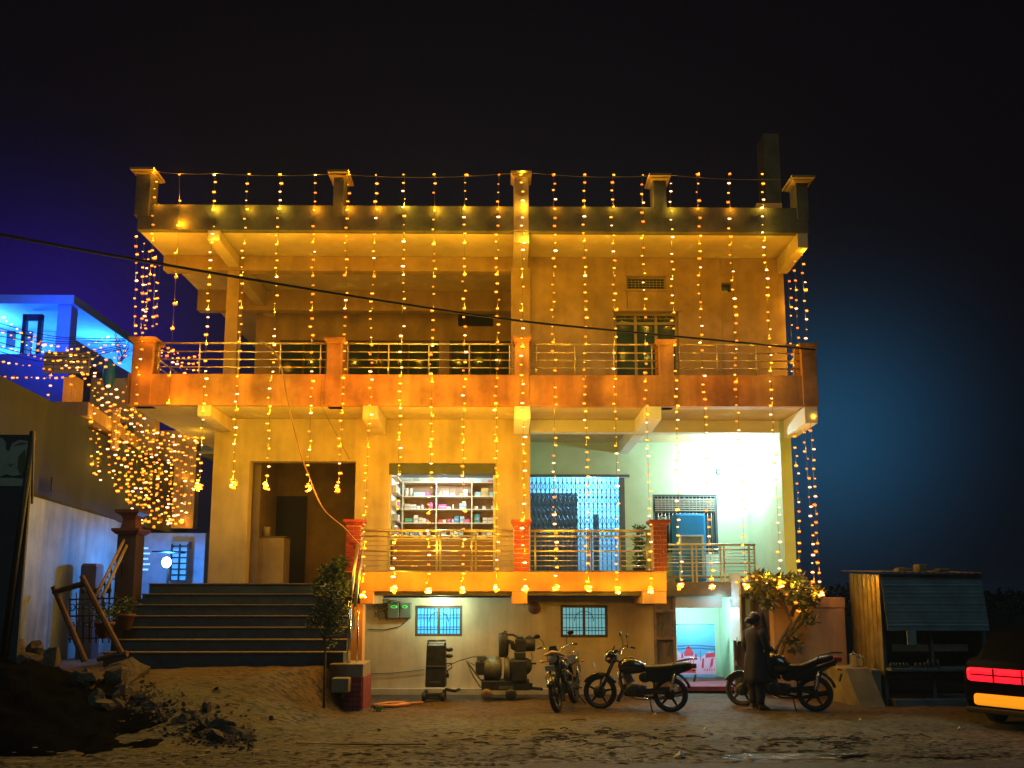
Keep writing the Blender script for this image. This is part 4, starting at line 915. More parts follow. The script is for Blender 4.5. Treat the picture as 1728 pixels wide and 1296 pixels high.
# ---------------------------------------------------------------- motorcycles (built facing +X, origin under the rear wheel)
def V(*a): return Vector(a)
def make_bike(name, label, style, paint):
    t = empty(name, (0, 0, 0), label, 'motorcycle', 'motorcycles parked in front of the house')
    WB, RR, yw = 1.26, .305, .045
    sport = style == 'sport'
    steer = R(26)
    def wheel(nm, cx, wid):
        g = MB(); prof = [(RR - .07, -wid * .7), (RR - .045, -wid), (RR - .012, -wid * .85), (RR, -wid * .3), (RR, wid * .3), (RR - .012, wid * .85), (RR - .045, wid), (RR - .07, wid * .7), (RR - .07, -wid * .7)]
        n = 40; v = []; k = len(prof)
        for r_, h in prof:
            for j in range(n):
                a = 2 * math.pi * j / n; v.append((cx + r_ * math.cos(a), h, RR + r_ * math.sin(a)))
        g.add(v, [(i * n + j, i * n + (j + 1) % n, (i + 1) * n + (j + 1) % n, (i + 1) * n + j) for i in range(k - 1) for j in range(n)], 0, True)
        w = g.build(nm, M_rubber, t)
        g = MB(); n = 36; v = []; pr = [(RR - .072, -.03), (RR - .09, -.028), (RR - .09, .028), (RR - .072, .03), (RR - .072, -.03)]
        for r_, h in pr:
            for j in range(n):
                a = 2 * math.pi * j / n; v.append((cx + r_ * math.cos(a), h, RR + r_ * math.sin(a)))
        g.add(v, [(i * n + j, i * n + (j + 1) % n, (i + 1) * n + (j + 1) % n, (i + 1) * n + j) for i in range(4) for j in range(n)], 0, True)
        for k in range(5):
            a = 2 * math.pi * k / 5 + .4; d = V(math.cos(a), 0, math.sin(a)); c = V(cx, 0, RR)
            e = V(-d.z, 0, d.x)
            g.loft([[c + d * .03 + e * s1 * .028 + V(0, s2 * .018, 0) for s1, s2 in ((-1, -1), (1, -1), (1, 1), (-1, 1))], [c + d * (RR - .085) + e * s1 * .016 + V(0, s2 * .012, 0) for s1, s2 in ((-1, -1), (1, -1), (1, 1), (-1, 1))]], smooth=False)
        g.lathe([(.0, -.06), (.045, -.06), (.05, -.03), (.05, .03), (.045, .06), (0, .06)], (cx, 0, RR), 'y', 16)
        if cx > 1: 
            g.lathe([(.06, .038), (.115, .038), (.115, .044), (.06, .044)], (cx, 0, RR), 'y', 20)
        g.build('rim', M_engine, w)
        return w
    wheel('front_wheel', WB, yw); wheel('rear_wheel', 0, yw * 1.15)
    hd = V(WB - .42, 0, .90)      # steering head
    ax = V(math.sin(steer), 0, -math.cos(steer))
    # fork
    f = MB()
    for s in (-1, 1):
        a = V(WB, s * .085, RR); b_ = V(WB - math.tan(steer) * .52 * .9, s * .085, RR + .52)
        f.tube([a, a.lerp(b_, .5)], .026, 10); f.tube([a.lerp(b_, .5), b_, b_ + (b_ - a) * .18], .018, 10)
    f.obox((WB - .30, 0, .865), (.09, .22, .035), Matrix.Rotation(steer * -1, 3, 'Y')); f.build('front_fork', M_engine, t)
    # front fender
    g = MB(); rings = []
    for k in range(11):
        a = R(28 + 122 * k / 10); rr_ = RR + .035
        rings.append([V(WB + rr_ * math.cos(a) + o[1] * math.cos(a), o[0], RR + rr_ * math.sin(a) + o[1] * math.sin(a)) for o in ((-.065, -.03), (-.05, .0), (0, .012), (.05, .0), (.065, -.03), (.045, -.012), (0, -.002), (-.045, -.012))])
    g.loft(rings); g.build('front_fender', paint, t)
    # headlight cowl
    hx, hz = WB - .19, .93 if not sport else .90
    g = MB(); M_ = Matrix.Rotation(R(8), 3, 'Y')
    g.ell((hx - .01, 0, hz), (.115, .12 if not sport else .11, .135), 18, 12, 0, M_); g.loft([[V(hx - .02, s * w, hz + h) for s, w, h in ((-1, .10, .05), (1, .10, .05), (1, .09, .08), (-1, .09, .08))], [V(hx - .07, s * w, hz + h) for s, w, h in ((-1, .07, .19), (1, .07, .19), (1, .06, .2), (-1, .06, .2))]], smooth=False)
    c = g.build('headlight_cowl', paint, t)
    g = MB(); g.ell((hx + .075, 0, hz - .01), (.045, .085, .085), 18, 10); g.build('headlight', M_glassl, t)
    g = MB(); g.ell((hx - .12, 0, hz + .11), (.05, .09, .035), 12, 8); g.build('instrument_cluster', M_engine, t)
    for s in (-1, 1):
        g = MB(); g.tube([(hx - .02, s * .10, hz - .05), (hx - .01, s * .19, hz - .05)], .010, 6); g.ell((hx - .005, s * .22, hz - .05), (.028, .045, .024), 10, 8); g.build('front_indicator', M_ambl, t)
    # handlebar
    top = V(WB - .36, 0, .98)
    up = .13 if not sport else .06
    for s in (-1, 1):
        pass
    g = MB(); g.tube([(top.x - .20, -.37, top.z + up + .005), (top.x - .14, -.27, top.z + up + .02), (top.x - .03, -.13, top.z + up * .7), (top.x, -.06, top.z), (top.x, .06, top.z), (top.x - .03, .13, top.z + up * .7), (top.x - .14, .27, top.z + up + .02), (top.x - .20, .37, top.z + up + .005)], .012, 8)
    hb = g.build('handlebar', M_chrome if not sport else M_engine, t)
    for s in (-1, 1):
        g = MB(); g.tube([(top.x - .205, s * .38, top.z + up), (top.x - .145, s * .275, top.z + up + .018)], .019, 8); g.build('grip', M_rubber, hb)
        g = MB(); g.tube([(top.x - .07, s * .24, top.z + up + .02), (top.x - .12, s * .38, top.z + up + .0)], .007, 6); g.build('lever', M_chrome, hb)
        g = MB(); m0 = V(top.x - .10, s * .22, top.z + up + .02); m1 = m0 + V(.03, s * .07, .17); g.tube([m0, m0 + V(.01, s * .0, .09), m1], .007, 6)
        g.ell(m1 + V(0, s * .03, .03), (.018, .065, .042), 14, 10); g.build('mirror', M_iron, t)
    # tank
    def loft_body(nm, secs, m, bev=1):
        g = MB(); rings = []
        for x, zl, zh, w in secs:
            rings.append([V(x, w * math.cos(a) * (1 if True else 1), (zl + zh) / 2 + (zh - zl) / 2 * math.sin(a)) for a in [2 * math.pi * k / 14 for k in range(14)]])
        g.loft(rings); return g.build(nm, m, t)
    if sport:
        tk = [(.94, .72, .80, .05), (.90, .62, .90, .12), (.80, .56, .98, .165), (.66, .56, 1.01, .18), (.52, .60, .95, .16), (.42, .64, .84, .12), (.37, .68, .78, .06)]
    else:
        tk = [(.93, .74, .80, .04), (.90, .67, .87, .09), (.80, .63, .925, .135), (.68, .63, .935, .15), (.54, .65, .89, .14), (.44, .68, .82, .10), (.40, .70, .78, .05)]
    tank = loft_body('fuel_tank', tk, paint)
    g = MB(); xm = .70; g.lathe([(0, 0), (.035, 0), (.035, .012), (0, .014)], (xm, 0, (1.005 if sport else .93)), 'z', 16); g.build('filler_cap', M_chrome, tank)
    if sport:
        for s in (-1, 1):
            g = MB(); g.poly([(.98, s * .13, .72), (.86, s * .17, .92), (.66, s * .185, .78), (.60, s * .16, .52), (.80, s * .15, .55)], (0, s * .025, 0)); g.build('tank_shroud', paint, t, bevel=.008)
    # seat
    if sport:
        st = [(.44, .74, .80, .09), (.36, .70, .81, .125), (.18, .70, .82, .14), (.06, .74, .88, .13), (-.05, .80, .94, .12), (-.24, .86, .985, .10), (-.32, .90, .98, .06)]
    else:
        st = [(.46, .74, .80, .08), (.40, .70, .82, .12), (.24, .70, .815, .14), (.05, .71, .835, .145), (-.14, .73, .87, .135), (-.30, .77, .885, .11), (-.36, .80, .87, .07)]
    seat = loft_body('seat', st, M_seat)
    # side panel & tail
    for s in (-1, 1):
        g = MB(); g.poly([(.42, s * .115, .72), (.40, s * .125, .52), (.22, s * .12, .50), (.02, s * .10, .60), (-.36, s * .08, .74 + (.09 if sport else 0)), (-.42, s * .07, .82 + (.1 if sport else 0)), (.0, s * .10, .74)], (0, s * .03, 0)); g.build('side_panel', paint, t, bevel=.008)
        g = MB(); zt_ = .90 if not sport else 1.0
        g.tube([(.0, s * .12, .76), (-.12, s * .15, zt_ - .03), (-.34, s * .13, zt_ + .03), (-.46, s * .06, zt_ + .03), (-.47, 0, zt_ + .03)], .012, 8); g.build('grab_rail', M_chrome if not sport else M_engine, t)
    g = MB(); rings = []
    for k in range(9):
        a = R(60 + 105 * k / 8); rr_ = RR + .055; ox = .0
        rings.append([V(ox + (rr_ + o[1] + .0) * math.cos(a), o[0], RR + .03 + (rr_ + o[1]) * math.sin(a)) for o in ((-.075, -.03), (-.06, .0), (0, .012), (.06, 0), (.075, -.03), (.05, -.012), (0, -.002), (-.05, -.012))])
    g.loft(rings); g.build('rear_fender', M_iron, t)
    zt_ = .78 + (.10 if sport else 0)
    g = MB(); g.loft([[V(-.34, s * .07, zt_ + h) for s, h in ((-1, -.03), (1, -.03), (1, .07), (-1, .07))], [V(-.46, s * .045, zt_ + h) for s, h in ((-1, -.01), (1, -.01), (1, .07), (-1, .07))]], smooth=False); g.build('tail_light', M_redl, t, bevel=.01)
    for s in (-1, 1):
        g = MB(); g.tube([(-.40, s * .06, .74), (-.41, s * .14, .74)], .009, 6); g.ell((-.41, s * .17, .74), (.025, .04, .022), 10, 8); g.build('rear_indicator', M_ambl, t)
    g = MB(); g.obox((-.43, 0, .60), (.01, .20, .14), Matrix.Rotation(R(-14), 3, 'Y')); g.build('number_plate', mat('grey_plate_back', (.12, .13, .15), .5, bump=0), t)
    g = MB(); g.obox((WB + .12, 0, .77), (.01, .17, .09), Matrix.Rotation(R(10), 3, 'Y')); g.build('number_plate', mat('pale_plate', (.35, .38, .38), .5, bump=0), t)
    # frame
    g = MB()
    g.tube([hd, (.52, 0, .78), (.10, 0, .72), (-.36, 0, .82)], .022, 8); g.tube([hd - V(.0, 0, .05), (.90, 0, .58), (.80, 0, .26), (.30, 0, .24), (.28, 0, .52), (.30, 0, .72)], .02, 8)
    for s in (-1, 1):
        g.tube([(.34, s * .10, .36), (.0, s * .12, RR)], .022, 8); g.tube([(.30, s * .10, .50), (-.22, s * .11, .76)], .012, 8)
    g.build('frame', M_iron, t)
    for s in (-1, 1):
        g = MB(); g.tube([(-.02, s * .135, RR + .04), (-.10, s * .125, .70)], .014, 8)
        a, b_ = V(-.025, s * .135, RR + .08), V(-.09, s * .127, .64)
        g.tube([a.lerp(b_, k / 48) + V(math.cos(k * math.pi / 4) * .034, math.sin(k * math.pi / 4) * .034, 0) for k in range(49)], .007, 4); g.build('shock_absorber', M_chrome, t)
    # engine
    g = MB(); g.obox((.60, 0, .36), (.36, .24, .20), Matrix.Rotation(R(-6), 3, 'Y')); g.lathe([(0, -.15), (.09, -.15), (.10, -.13), (.10, .13), (.09, .15), (0, .15)], (.66, 0, .36), 'y', 18); g.lathe([(0, -.13), (.075, -.13), (.075, .13), (0, .13)], (.48, 0, .38), 'y', 16)
    e = g.build('engine', M_engine, t, bevel=.02)
    for k in range(7):
        g = MB(); g.obox((.70 + k * .012, 0, .49 + k * .022), (.15, .17, .010), Matrix.Rotation(R(28), 3, 'Y')); g.build('cooling_fin', M_engine, e)
    g = MB(); g.obox((.78, 0, .655), (.12, .14, .05), Matrix.Rotation(R(28), 3, 'Y')); g.ell((.45, 0, .58), (.11, .09, .09), 12, 8); g.build('cylinder_head', M_engine, t, bevel=.012)
    g = MB(); g.tube([(.86, -.05, .60), (.93, -.09, .48), (.86, -.13, .28), (.60, -.16, .20), (.25, -.17, .22)], .020, 10); g.tube([(.25, -.175, .22), (.20, -.175, .235), (-.22, -.185, .33), (-.26, -.185, .34)], [.025, .042, .046, .030], 12); g.build('exhaust', M_chrome if not sport else M_engine, t)
    g = MB(); g.obox((.86, 0, .30), (.05, .14, .34), Matrix.Rotation(R(-25), 3, 'Y')); g.build('mud_flap', M_iron, t)
    g = MB(); g.lathe([(0, -.0), (.09, 0), (.09, .012), (0, .012)], (0, .09, RR), 'y', 18); g.obox((.22, .11, .36), (.48, .03, .10), Matrix.Rotation(R(7), 3, 'Y')); g.build('chain_cover', M_iron, t, bevel=.01)
    # footrests and leg guard
    for s in (-1, 1):
        g = MB(); g.tube([(.38, s * .13, .30), (.37, s * .27, .30)], .015, 8); g.build('footrest', M_rubber, t)
    if not sport:
        g = MB(); g.tube([(.86, 0, .70), (.90, .16, .68), (.88, .25, .58), (.84, .24, .44), (.80, .10, .32)], .012, 8); g.tube([(.86, 0, .70), (.90, -.16, .68), (.88, -.25, .58), (.84, -.24, .44), (.80, -.10, .32)], .012, 8); g.build('leg_guard', M_chrome, t)
    g = MB(); g.tube([(.36, .12, .27), (.28, .26, .012)], .012, 8); g.obox((.27, .275, .008), (.05, .04, .012)); g.build('side_stand', M_iron, t)
    return t
def place(t, rear, front, lean=0):
    d = Vector(front) - Vector(rear); t.location = (rear[0], rear[1], ground_h(rear[0], rear[1]) - .005); t.rotation_euler = (lean, 0, math.atan2(d.y, d.x))
b1 = make_bike('motorcycle', 'black motorcycle seen head on with its handlebar turned, beside the generator', 'std', M_bkblue)
place(b1, (1.36, 14.88), (.96, 13.72), R(8))
b2 = make_bike('motorcycle', 'black commuter motorcycle in side view on its stand before the lit doorway', 'std', M_bkpaint)
place(b2, (2.93, 13.72), (1.72, 14.15), R(6))
b3 = make_bike('motorcycle', 'black sporty motorcycle with raised tail in front of the orange wall', 'sport', M_bkpaint)
place(b3, (5.48, 13.72), (4.42, 14.35), R(6))
# bike at the left edge, partly cut off by the picture edge
b4 = make_bike('motorcycle', 'motorcycle with blue lit handlebar cut off by the left picture edge behind the rubble', 'std', M_bkblue)
place(b4, (-10.25, 13.9), (-9.05, 13.5), R(-6))
# carry the front wheel bikes' cloth wrap
g = MB(); c = V(.93, 13.90, .98); g.tube([c + V(-.19, .02, -.02), c + V(-.08, -.10, .03), c + V(.06, -.12, .01), c + V(.18, .0, -.03)], [.02, .035, .038, .018], 8); tag(g.build('cloth', mat('tan_cloth', (.45, .32, .18), .8, bump=.3)), 'tan cloth wrapped round the headlight of the head-on motorcycle', 'cloth')

# ---------------------------------------------------------------- person standing beside the right motorcycle
def make_person():
    bx, by = PX(1274, 1110, 13.9), 13.9
    t = root_at('person', (bx, by, ground_h(bx, by)), 'person in dark navy tunic and scarf, hair in a bun, standing beside the right motorcycle', 'person')
    z0 = ground_h(bx, by) - .01
    # facing +X (towards the motorcycle), turned a little away
    yaw = Matrix.Rotation(R(25), 3, 'Z')
    def w(x, y, z): return Vector((bx, by, z0)) + yaw @ Vector((x, y, z))
    J = {}; verts = []; rad = []; edges = []
    def jv(n, p, r_, par=None):
        J[n] = len(verts); verts.append(w(*p)); rad.append(r_)
        if par: edges.append((J[par], J[n]))
    jv('pelvis', (0, 0, .93), .135); jv('waist', (.0, 0, 1.06), .115, 'pelvis'); jv('chest', (.02, 0, 1.24), .125, 'waist'); jv('neckb', (.02, 0, 1.40), .055, 'chest'); jv('neck', (.035, 0, 1.46), .048, 'neckb')
    jv('jaw', (.05, 0, 1.52), .062, 'neck'); jv('head', (.045, 0, 1.60), .088, 'jaw'); jv('crown', (.03, 0, 1.665), .062, 'head')
    jv('chin', (.105, 0, 1.505), .026, 'jaw'); jv('nose', (.145, 0, 1.585), .012, 'head')
    for s, nm in ((1, 'l'), (-1, 'r')):
        jv('sh' + nm, (.01, s * .165, 1.365), .058, 'chest')
        if s < 0: el, wr = (.06, -.225, 1.12), (.27, -.16, 1.04)
        else: el, wr = (-.03, .225, 1.10), (.10, .22, .90)
        jv('el' + nm, el, .042, 'sh' + nm); jv('wr' + nm, wr, .027, 'el' + nm)
        d = (Vector(wr) - Vector(el)).normalized(); p = Vector(wr) + d * .06; jv('pa' + nm, tuple(p), .030, 'wr' + nm)
        sd = Vector((0, 1, 0))
        for k, (o, ln) in enumerate(((-.028, .062), (-.010, .072), (.009, .068), (.026, .052))):
            a = p + sd * o + d * .03; b_ = a + d * ln * .55 + V(0, 0, -.008); c_ = b_ + d * ln * .4 + V(0, 0, -.022)
            jv(f'f{k}a{nm}', tuple(a), .0095, 'pa' + nm); jv(f'f{k}b{nm}', tuple(b_), .0085, f'f{k}a{nm}'); jv(f'f{k}c{nm}', tuple(c_), .007, f'f{k}b{nm}')
        th = Vector(wr) + d * .02 + V(0, -s * .034, -.004); jv('ta' + nm, tuple(th), .011, 'wr' + nm); jv('tb' + nm, tuple(th + d * .045 + V(0, -s * .012, -.012)), .009, 'ta' + nm)
        jv('hip' + nm, (0, s * .09, .86), .095, 'pelvis'); jv('kn' + nm, (.03 if s > 0 else .05, s * .085, .48), .062, 'hip' + nm); jv('an' + nm, (.0 if s > 0 else .03, s * .085, .09), .038, 'kn' + nm)
        jv('he' + nm, (-.03 if s > 0 else 0, s * .085, .035), .032, 'an' + nm); jv('to' + nm, (.13 if s > 0 else .17, s * .10, .028), .026, 'an' + nm)
    me = bpy.data.meshes.new('body'); me.from_pydata([v - Vector(t.location) for v in verts], edges, [])
    o = bpy.data.objects.new('body', me); COL.objects.link(o); o.parent = t
    me.materials.append(mat('brown_skin', (.16, .085, .05), .55, var=.08, bump=0))
    sk = o.modifiers.new('skin', 'SKIN'); 
    for i, r_ in enumerate(rad): me.skin_vertices[0].data[i].radius = (r_, r_ * (1.25 if i in (J['pelvis'], J['waist'], J['chest']) else 1)); me.skin_vertices[0].data[i].use_root = (i == 0)
    sk.use_smooth_shade = True
    ss = o.modifiers.new('sub', 'SUBSURF'); ss.levels = 2; ss.render_levels = 2
    for p in (): pass
    M_n = mat('dark_navy_cloth', (.008, .009, .035), .85, var=.3, scale=9, bump=.25); M_n2 = mat('navy_scarf_cloth', (.016, .018, .05), .85, var=.3, scale=12, bump=.3)
    def ring(cx, cy, z, rx, ry, n=28, fold=0, ph=0):
        return [w(cx + (rx + fold * math.sin(a * 7 + ph)) * math.cos(a), cy + (ry + fold * math.sin(a * 7 + ph)) * math.sin(a), z) for a in [2 * math.pi * k / n for k in range(n)]]
    # tunic
    g = MB(); g.loft([ring(.02, 0, 1.445, .06, .075), ring(.015, 0, 1.42, .085, .135), ring(.01, 0, 1.385, .115, .20), ring(.015, 0, 1.30, .145, .205), ring(.02, 0, 1.20, .15, .185), ring(.0, 0, 1.06, .13, .165), ring(.0, 0, .92, .16, .195, fold=.006), ring(.0, 0, .75, .18, .21, fold=.010, ph=1), ring(.01, 0, .58, .20, .225, fold=.014, ph=1.5), ring(.01, 0, .46, .215, .235, fold=.018, ph=2)]); g.build('tunic', M_n, t)
    for s, el, wr in ((-1, (.06, -.225, 1.12), (.22, -.175, 1.06)), (1, (-.03, .225, 1.10), (.06, .222, .96))):
        g = MB(); g.tube([w(.01, s * .15, 1.385), w(.01, s * .185, 1.34), w(*el), w(*wr)], [.075, .072, .058, .048], 14); g.build('sleeve', M_n, t)
    for s in (-1, 1):
        g = MB(); g.tube([w(.01, s * .09, .70), w(.03, s * .085, .45), w(.015, s * .085, .20), w(.01, s * .085, .10)], [.12, .10, .075, .058], 16); g.build('trouser_leg', M_n, t)
    # hair with a bun at the nape, scarf
    g = MB(); c = w(.02, 0, 1.625); g.ell(c, (.105, .098, .105), 20, 14, 0, yaw); g.ell(w(-.045, 0, 1.585), (.07, .088, .095), 16, 12, 0, yaw); hair = g.build('hair', mat('black_hair', (.008, .007, .010), .5, var=.3, scale=30, bump=.5, bscale=90), t)
    g = MB(); g.ell(w(-.135, .0, 1.57), (.055, .062, .055), 16, 12, 0, yaw); g.build('bun', MATS['black_hair'], hair)
    g = MB(); rings = []
    for k in range(14):
        u = k / 13; x = .05 + .05 * u; z = 1.70 - 1.0 * u; wv = .02 * math.sin(u * 9)
        rings.append([w(x + wv + .10 + .05 * u, -.02 - .03, z), w(x + .13 + .05 * u, -.09 + wv, z), w(x + .06, -.155 - .06 * min(1, u * 3), z), w(x - .02, -.155 - .07 * min(1, u * 3), z), w(x - .02, -.14 - .06 * min(1, u * 3), z), w(x + .06, -.14 - .06 * min(1, u * 3), z), w(x + .12 + .05 * u, -.08 + wv, z), w(x + .09 + .05 * u, -.03, z)])
    g.loft(rings); g.build('scarf', M_n2, t)
    # eyes and ears
    for s in (-1, 1):
        g = MB(); g.ell(w(.125, s * .033, 1.60), .011, 8, 6); g.build('eye', mat('eye_white', (.6, .6, .58), .3, bump=0), t)
        g = MB(); g.tube([w(.0, s * .055, .05), w(.10, s * .09, .035), w(.17, s * .10, .02)], [.045, .042, .028], 10); g.build('shoe', M_seat, t)
    # helmet bag
make_person()

# ---------------------------------------------------------------- engine-driven generator and tall tool trolley by the wall
def gnode(px, py, Y): return at(px, py, Y)
YG = 15.35
t = root_at('generator', (PX(858, 1165, YG), YG, 0), 'dark old diesel generator set with tall silencer and drive belt, beside the head-on motorcycle', 'generator')
M_gen = mat('dark_grease_iron', (.035, .037, .035), .55, .4, var=.3, scale=7, bump=.35); M_gen2 = mat('worn_grey_green_iron', (.12, .13, .10), .55, .3, var=.3, scale=7, bump=.25)
def gx_(px): return PX(px, 1120, YG)
def gz_(py): return PZ(py, YG)
g = MB(); g.box(gx_(813), gx_(893), YG - .22, YG + .25, gz_(1163), gz_(1147)); g.build('base_frame', M_gen, t, bevel=.015)
g = MB(); g.box(gx_(842), gx_(866), YG - .24, YG - .225, gz_(1161), gz_(1158) + .03); g.build('base_plate', M_gen2, t)
g = MB(); cz = gz_(1128); g.lathe([(0, gx_(817)), (.19, gx_(817)), (.22, gx_(819)), (.22, gx_(834)), (.24, gx_(835)), (.24, gx_(843)), (.16, gx_(846)), (0, gx_(847))], (0, YG, cz), 'x', 24); g.build('alternator', M_gen2, t)
g = MB(); g.box(gx_(803), gx_(818), YG - .18, YG + .12, gz_(1138), gz_(1116)); g.build('terminal_box', M_gen, t, bevel=.015)
g = MB(); g.box(gx_(805), gx_(820), YG - .14, YG + .05, gz_(1114), gz_(1106)); g.box(gx_(810), gx_(814), YG - .08, YG, gz_(1117), gz_(1113)); g.build('control_box', M_gen2, t, bevel=.01)
g = MB(); g.lathe([(0, gx_(852)), (.26, gx_(852)), (.27, gx_(853)), (.27, gx_(859)), (.2, gx_(861)), (0, gx_(861))], (0, YG, gz_(1132)), 'x', 28); g.build('flywheel', M_gen2, t)
g = MB(); g.box(gx_(861), gx_(889), YG - .24, YG + .24, gz_(1150), gz_(1112)); g.ell((gx_(888), YG, gz_(1124)), (.12, .2, .16), 14, 10); g.box(gx_(868), gx_(887), YG - .17, YG + .17, gz_(1113), gz_(1098)); g.build('crankcase', M_gen, t, bevel=.04)
g = MB(); g.box(gx_(869), gx_(888), YG - .16, YG + .16, gz_(1099), gz_(1078)); g.box(gx_(873), gx_(884), YG - .1, YG + .1, gz_(1078), gz_(1074)); cyl = g.build('cylinder_block', M_gen, t, bevel=.03)
g = MB(); g.lathe([(0, gx_(885)), (.12, gx_(886)), (.14, gx_(888)), (.14, gx_(901)), (.12, gx_(903)), (0, gx_(903))], (0, YG - .05, gz_(1087)), 'x', 20); g.tube([(gx_(888), YG, gz_(1076)), (gx_(893), YG, gz_(1073)), (gx_(900), YG, gz_(1077))], .012, 6); g.build('fuel_tank', M_gen, t)
g = MB(); g.lathe([(0, 0), (.075, 0), (.09, .02), (.09, gz_(1069) - gz_(1108)), (.07, gz_(1067) - gz_(1108)), (0, gz_(1066) - gz_(1108))], (gx_(849), YG, gz_(1109)), 'z', 20); g.tube([(gx_(849), YG, gz_(1068)), (gx_(852), YG, gz_(1065)), (gx_(855), YG, gz_(1067))], .015, 6); g.build('silencer', M_gen, t)
g = MB(); g.tube([(gx_(856), YG, gz_(1071)), (gx_(865), YG, gz_(1071)), (gx_(873), YG, gz_(1075)), (gx_(875), YG, gz_(1081))], .022, 8); g.tube([(gx_(857), YG, gz_(1081)), (gx_(864), YG - .03, gz_(1084)), (gx_(866), YG, gz_(1092)), (gx_(873), YG, gz_(1096))], [.03, .045, .06, .05], 10); g.tube([(gx_(853), YG, gz_(1108)), (gx_(853), YG, gz_(1120)), (gx_(852), YG, gz_(1147))], .02, 6); g.tube([(gx_(856), YG, gz_(1106)), (gx_(857), YG, gz_(1088)), (gx_(861), YG, gz_(1084))], .02, 6); g.build('exhaust_pipe', M_gen, t)
g = MB(); g.tube([(gx_(896), YG - .1, gz_(1100)), (gx_(898), YG - .1, gz_(1110)), (gx_(894), YG - .1, gz_(1120))], .008, 5); g.build('pump_line', M_gen, t)
g = MB(); g.box(gx_(892), gx_(905), YG - .05, YG - .02, gz_(1121), gz_(1118)); g.build('crank_arm', M_gen, t)
g = MB(); g.box(gx_(893), gx_(898), YG - .1, YG - .05, gz_(1163), gz_(1152)); g.tube([(gx_(890), YG, gz_(1160)), (gx_(915), YG - .1, gz_(1162))], .03, 6); g.build('pump_foot', M_gen, t)
for px in (822, 862):
    g = MB(); g.lathe([(0, -.05), (.045, -.05), (.10, -.04), (.11, 0), (.10, .04), (.0, .05)], (gx_(px), YG - .30, .13), 'y', 20); g.build('wheel', M_tin if px == 822 else M_gen, t)
g = MB(); g.tube([(gx_(816), YG - .2, gz_(1150)), (gx_(808), YG - .25, gz_(1140)), (gx_(795), YG - .3, gz_(1122)), (gx_(788), YG - .3, gz_(1113))], .014, 7); g.tube([(gx_(812), YG - .1, gz_(1160)), (gx_(800), YG - .25, gz_(1140)), (gx_(788), YG - .3, gz_(1113)), (gx_(802), YG - .1, gz_(1122))], .010, 6); g.build('tow_handle', M_gen2, t)
# tool trolley (tall cabinet on castors)
YC = 15.2
def cx_(px): return PX(px, 1120, YC)
def cz_(py): return PZ(py, YC)
t = root_at('machine_cabinet', (cx_(737), YC, 0), 'tall black wheeled machine cabinet standing under the bright blue window', 'cabinet')
g = MB(); g.loft([[(cx_(a), YC - .18, cz_(1158)), (cx_(b), YC - .18, cz_(1158)), (cx_(b), YC + .2, cz_(1158)), (cx_(a), YC + .2, cz_(1158))] if k == 0 else [(cx_(a), YC - .17, cz_(z)), (cx_(b), YC - .17, cz_(z)), (cx_(b), YC + .18, cz_(z)), (cx_(a), YC + .18, cz_(z))] for k, (a, b, z) in enumerate(((719, 753, 1158), (720, 753, 1123), (721, 752, 1088)))], smooth=False); g.build('body', M_gen, t, bevel=.015)
g = MB(); g.box(cx_(720), cx_(753), YC - .185, YC - .171, cz_(1124), cz_(1122)); g.box(cx_(726), cx_(745), YC - .18, YC - .171, cz_(1150), cz_(1148)); g.build('seam', mat('mid_grey_strip', (.10, .11, .10), .5), t)
g = MB(); zr_ = cz_(1081); g.tube([(cx_(722), YC - .15, cz_(1088)), (cx_(722), YC - .15, zr_), (cx_(751), YC - .15, zr_), (cx_(751), YC - .15, cz_(1088))], .012, 6); g.tube([(cx_(722), YC + .1, cz_(1088)), (cx_(722), YC + .1, zr_), (cx_(751), YC + .1, zr_), (cx_(751), YC + .1, cz_(1088))], .012, 6); g.tube([(cx_(722), YC - .15, zr_ - .04), (cx_(751), YC - .15, zr_ - .04)], .007, 5); g.build('top_rail', M_iron, t)
for px in (718, 749):
    for dy in (-.22, .2):
        g = MB(); g.lathe([(0, -.035), (.075, -.035), (.085, -.02), (.085, .02), (.075, .035), (0, .035)], (cx_(px), YC + dy, .10), 'x', 16); g.build('castor', M_rubber, t)
g = MB(); g.box(cx_(719), cx_(751), YC - .25, YC - .185, .05, .17); g.build('bumper', M_gen, t, bevel=.02); g = MB(); g.box(cx_(728), cx_(742), YC - .256, YC - .251, .075, .095); g.build('name_strip', M_gen2, t)
g = MB()
for py, r_ in ((1096, .045), (1107, .04)): g.ell((cx_(758), YC, cz_(py)), (.075, .06, r_), 12, 8)
g.tube([(cx_(753), YC, cz_(1120)), (cx_(762), YC, cz_(1119)), (cx_(763), YC - .05, cz_(1126)), (cx_(755), YC, cz_(1132)), (cx_(757), YC, cz_(1142))], .012, 6); g.box(cx_(753), cx_(758), YC - .05, YC + .05, cz_(1143), cz_(1137)); g.build('hose_reel', M_gen, t)
g = MB(); g.tube([at(755, 1124, 15.3), at(775, 1115, 15.3), at(800, 1108, 15.5), at(808, 1110, 15.7)], .009, 5); g.tube([at(752, 1163, 15.1), at(768, 1166, 15.0), at(775, 1163, 15.1)], .03, 6); tag(g.build('power_cable', M_cable), 'thin cable running from the black cabinet to the generator', 'cable')
g = MB(); g.tube([at(x_, y_, 16.17) for x_, y_ in ((622, 1137), (660, 1136), (690, 1133), (716, 1130))], .008, 5); tag(g.build('wall_cable', M_wirel), 'thin cable low on the cream wall left of the black cabinet', 'cable')
g = MB(); rr = random.Random(9)
def rope(pts, r_): g.tube([V(at(x_, y_, 14.3).x, at(x_, y_, 14.3).y + dy, .05) for x_, y_, dy in pts], r_, 6)
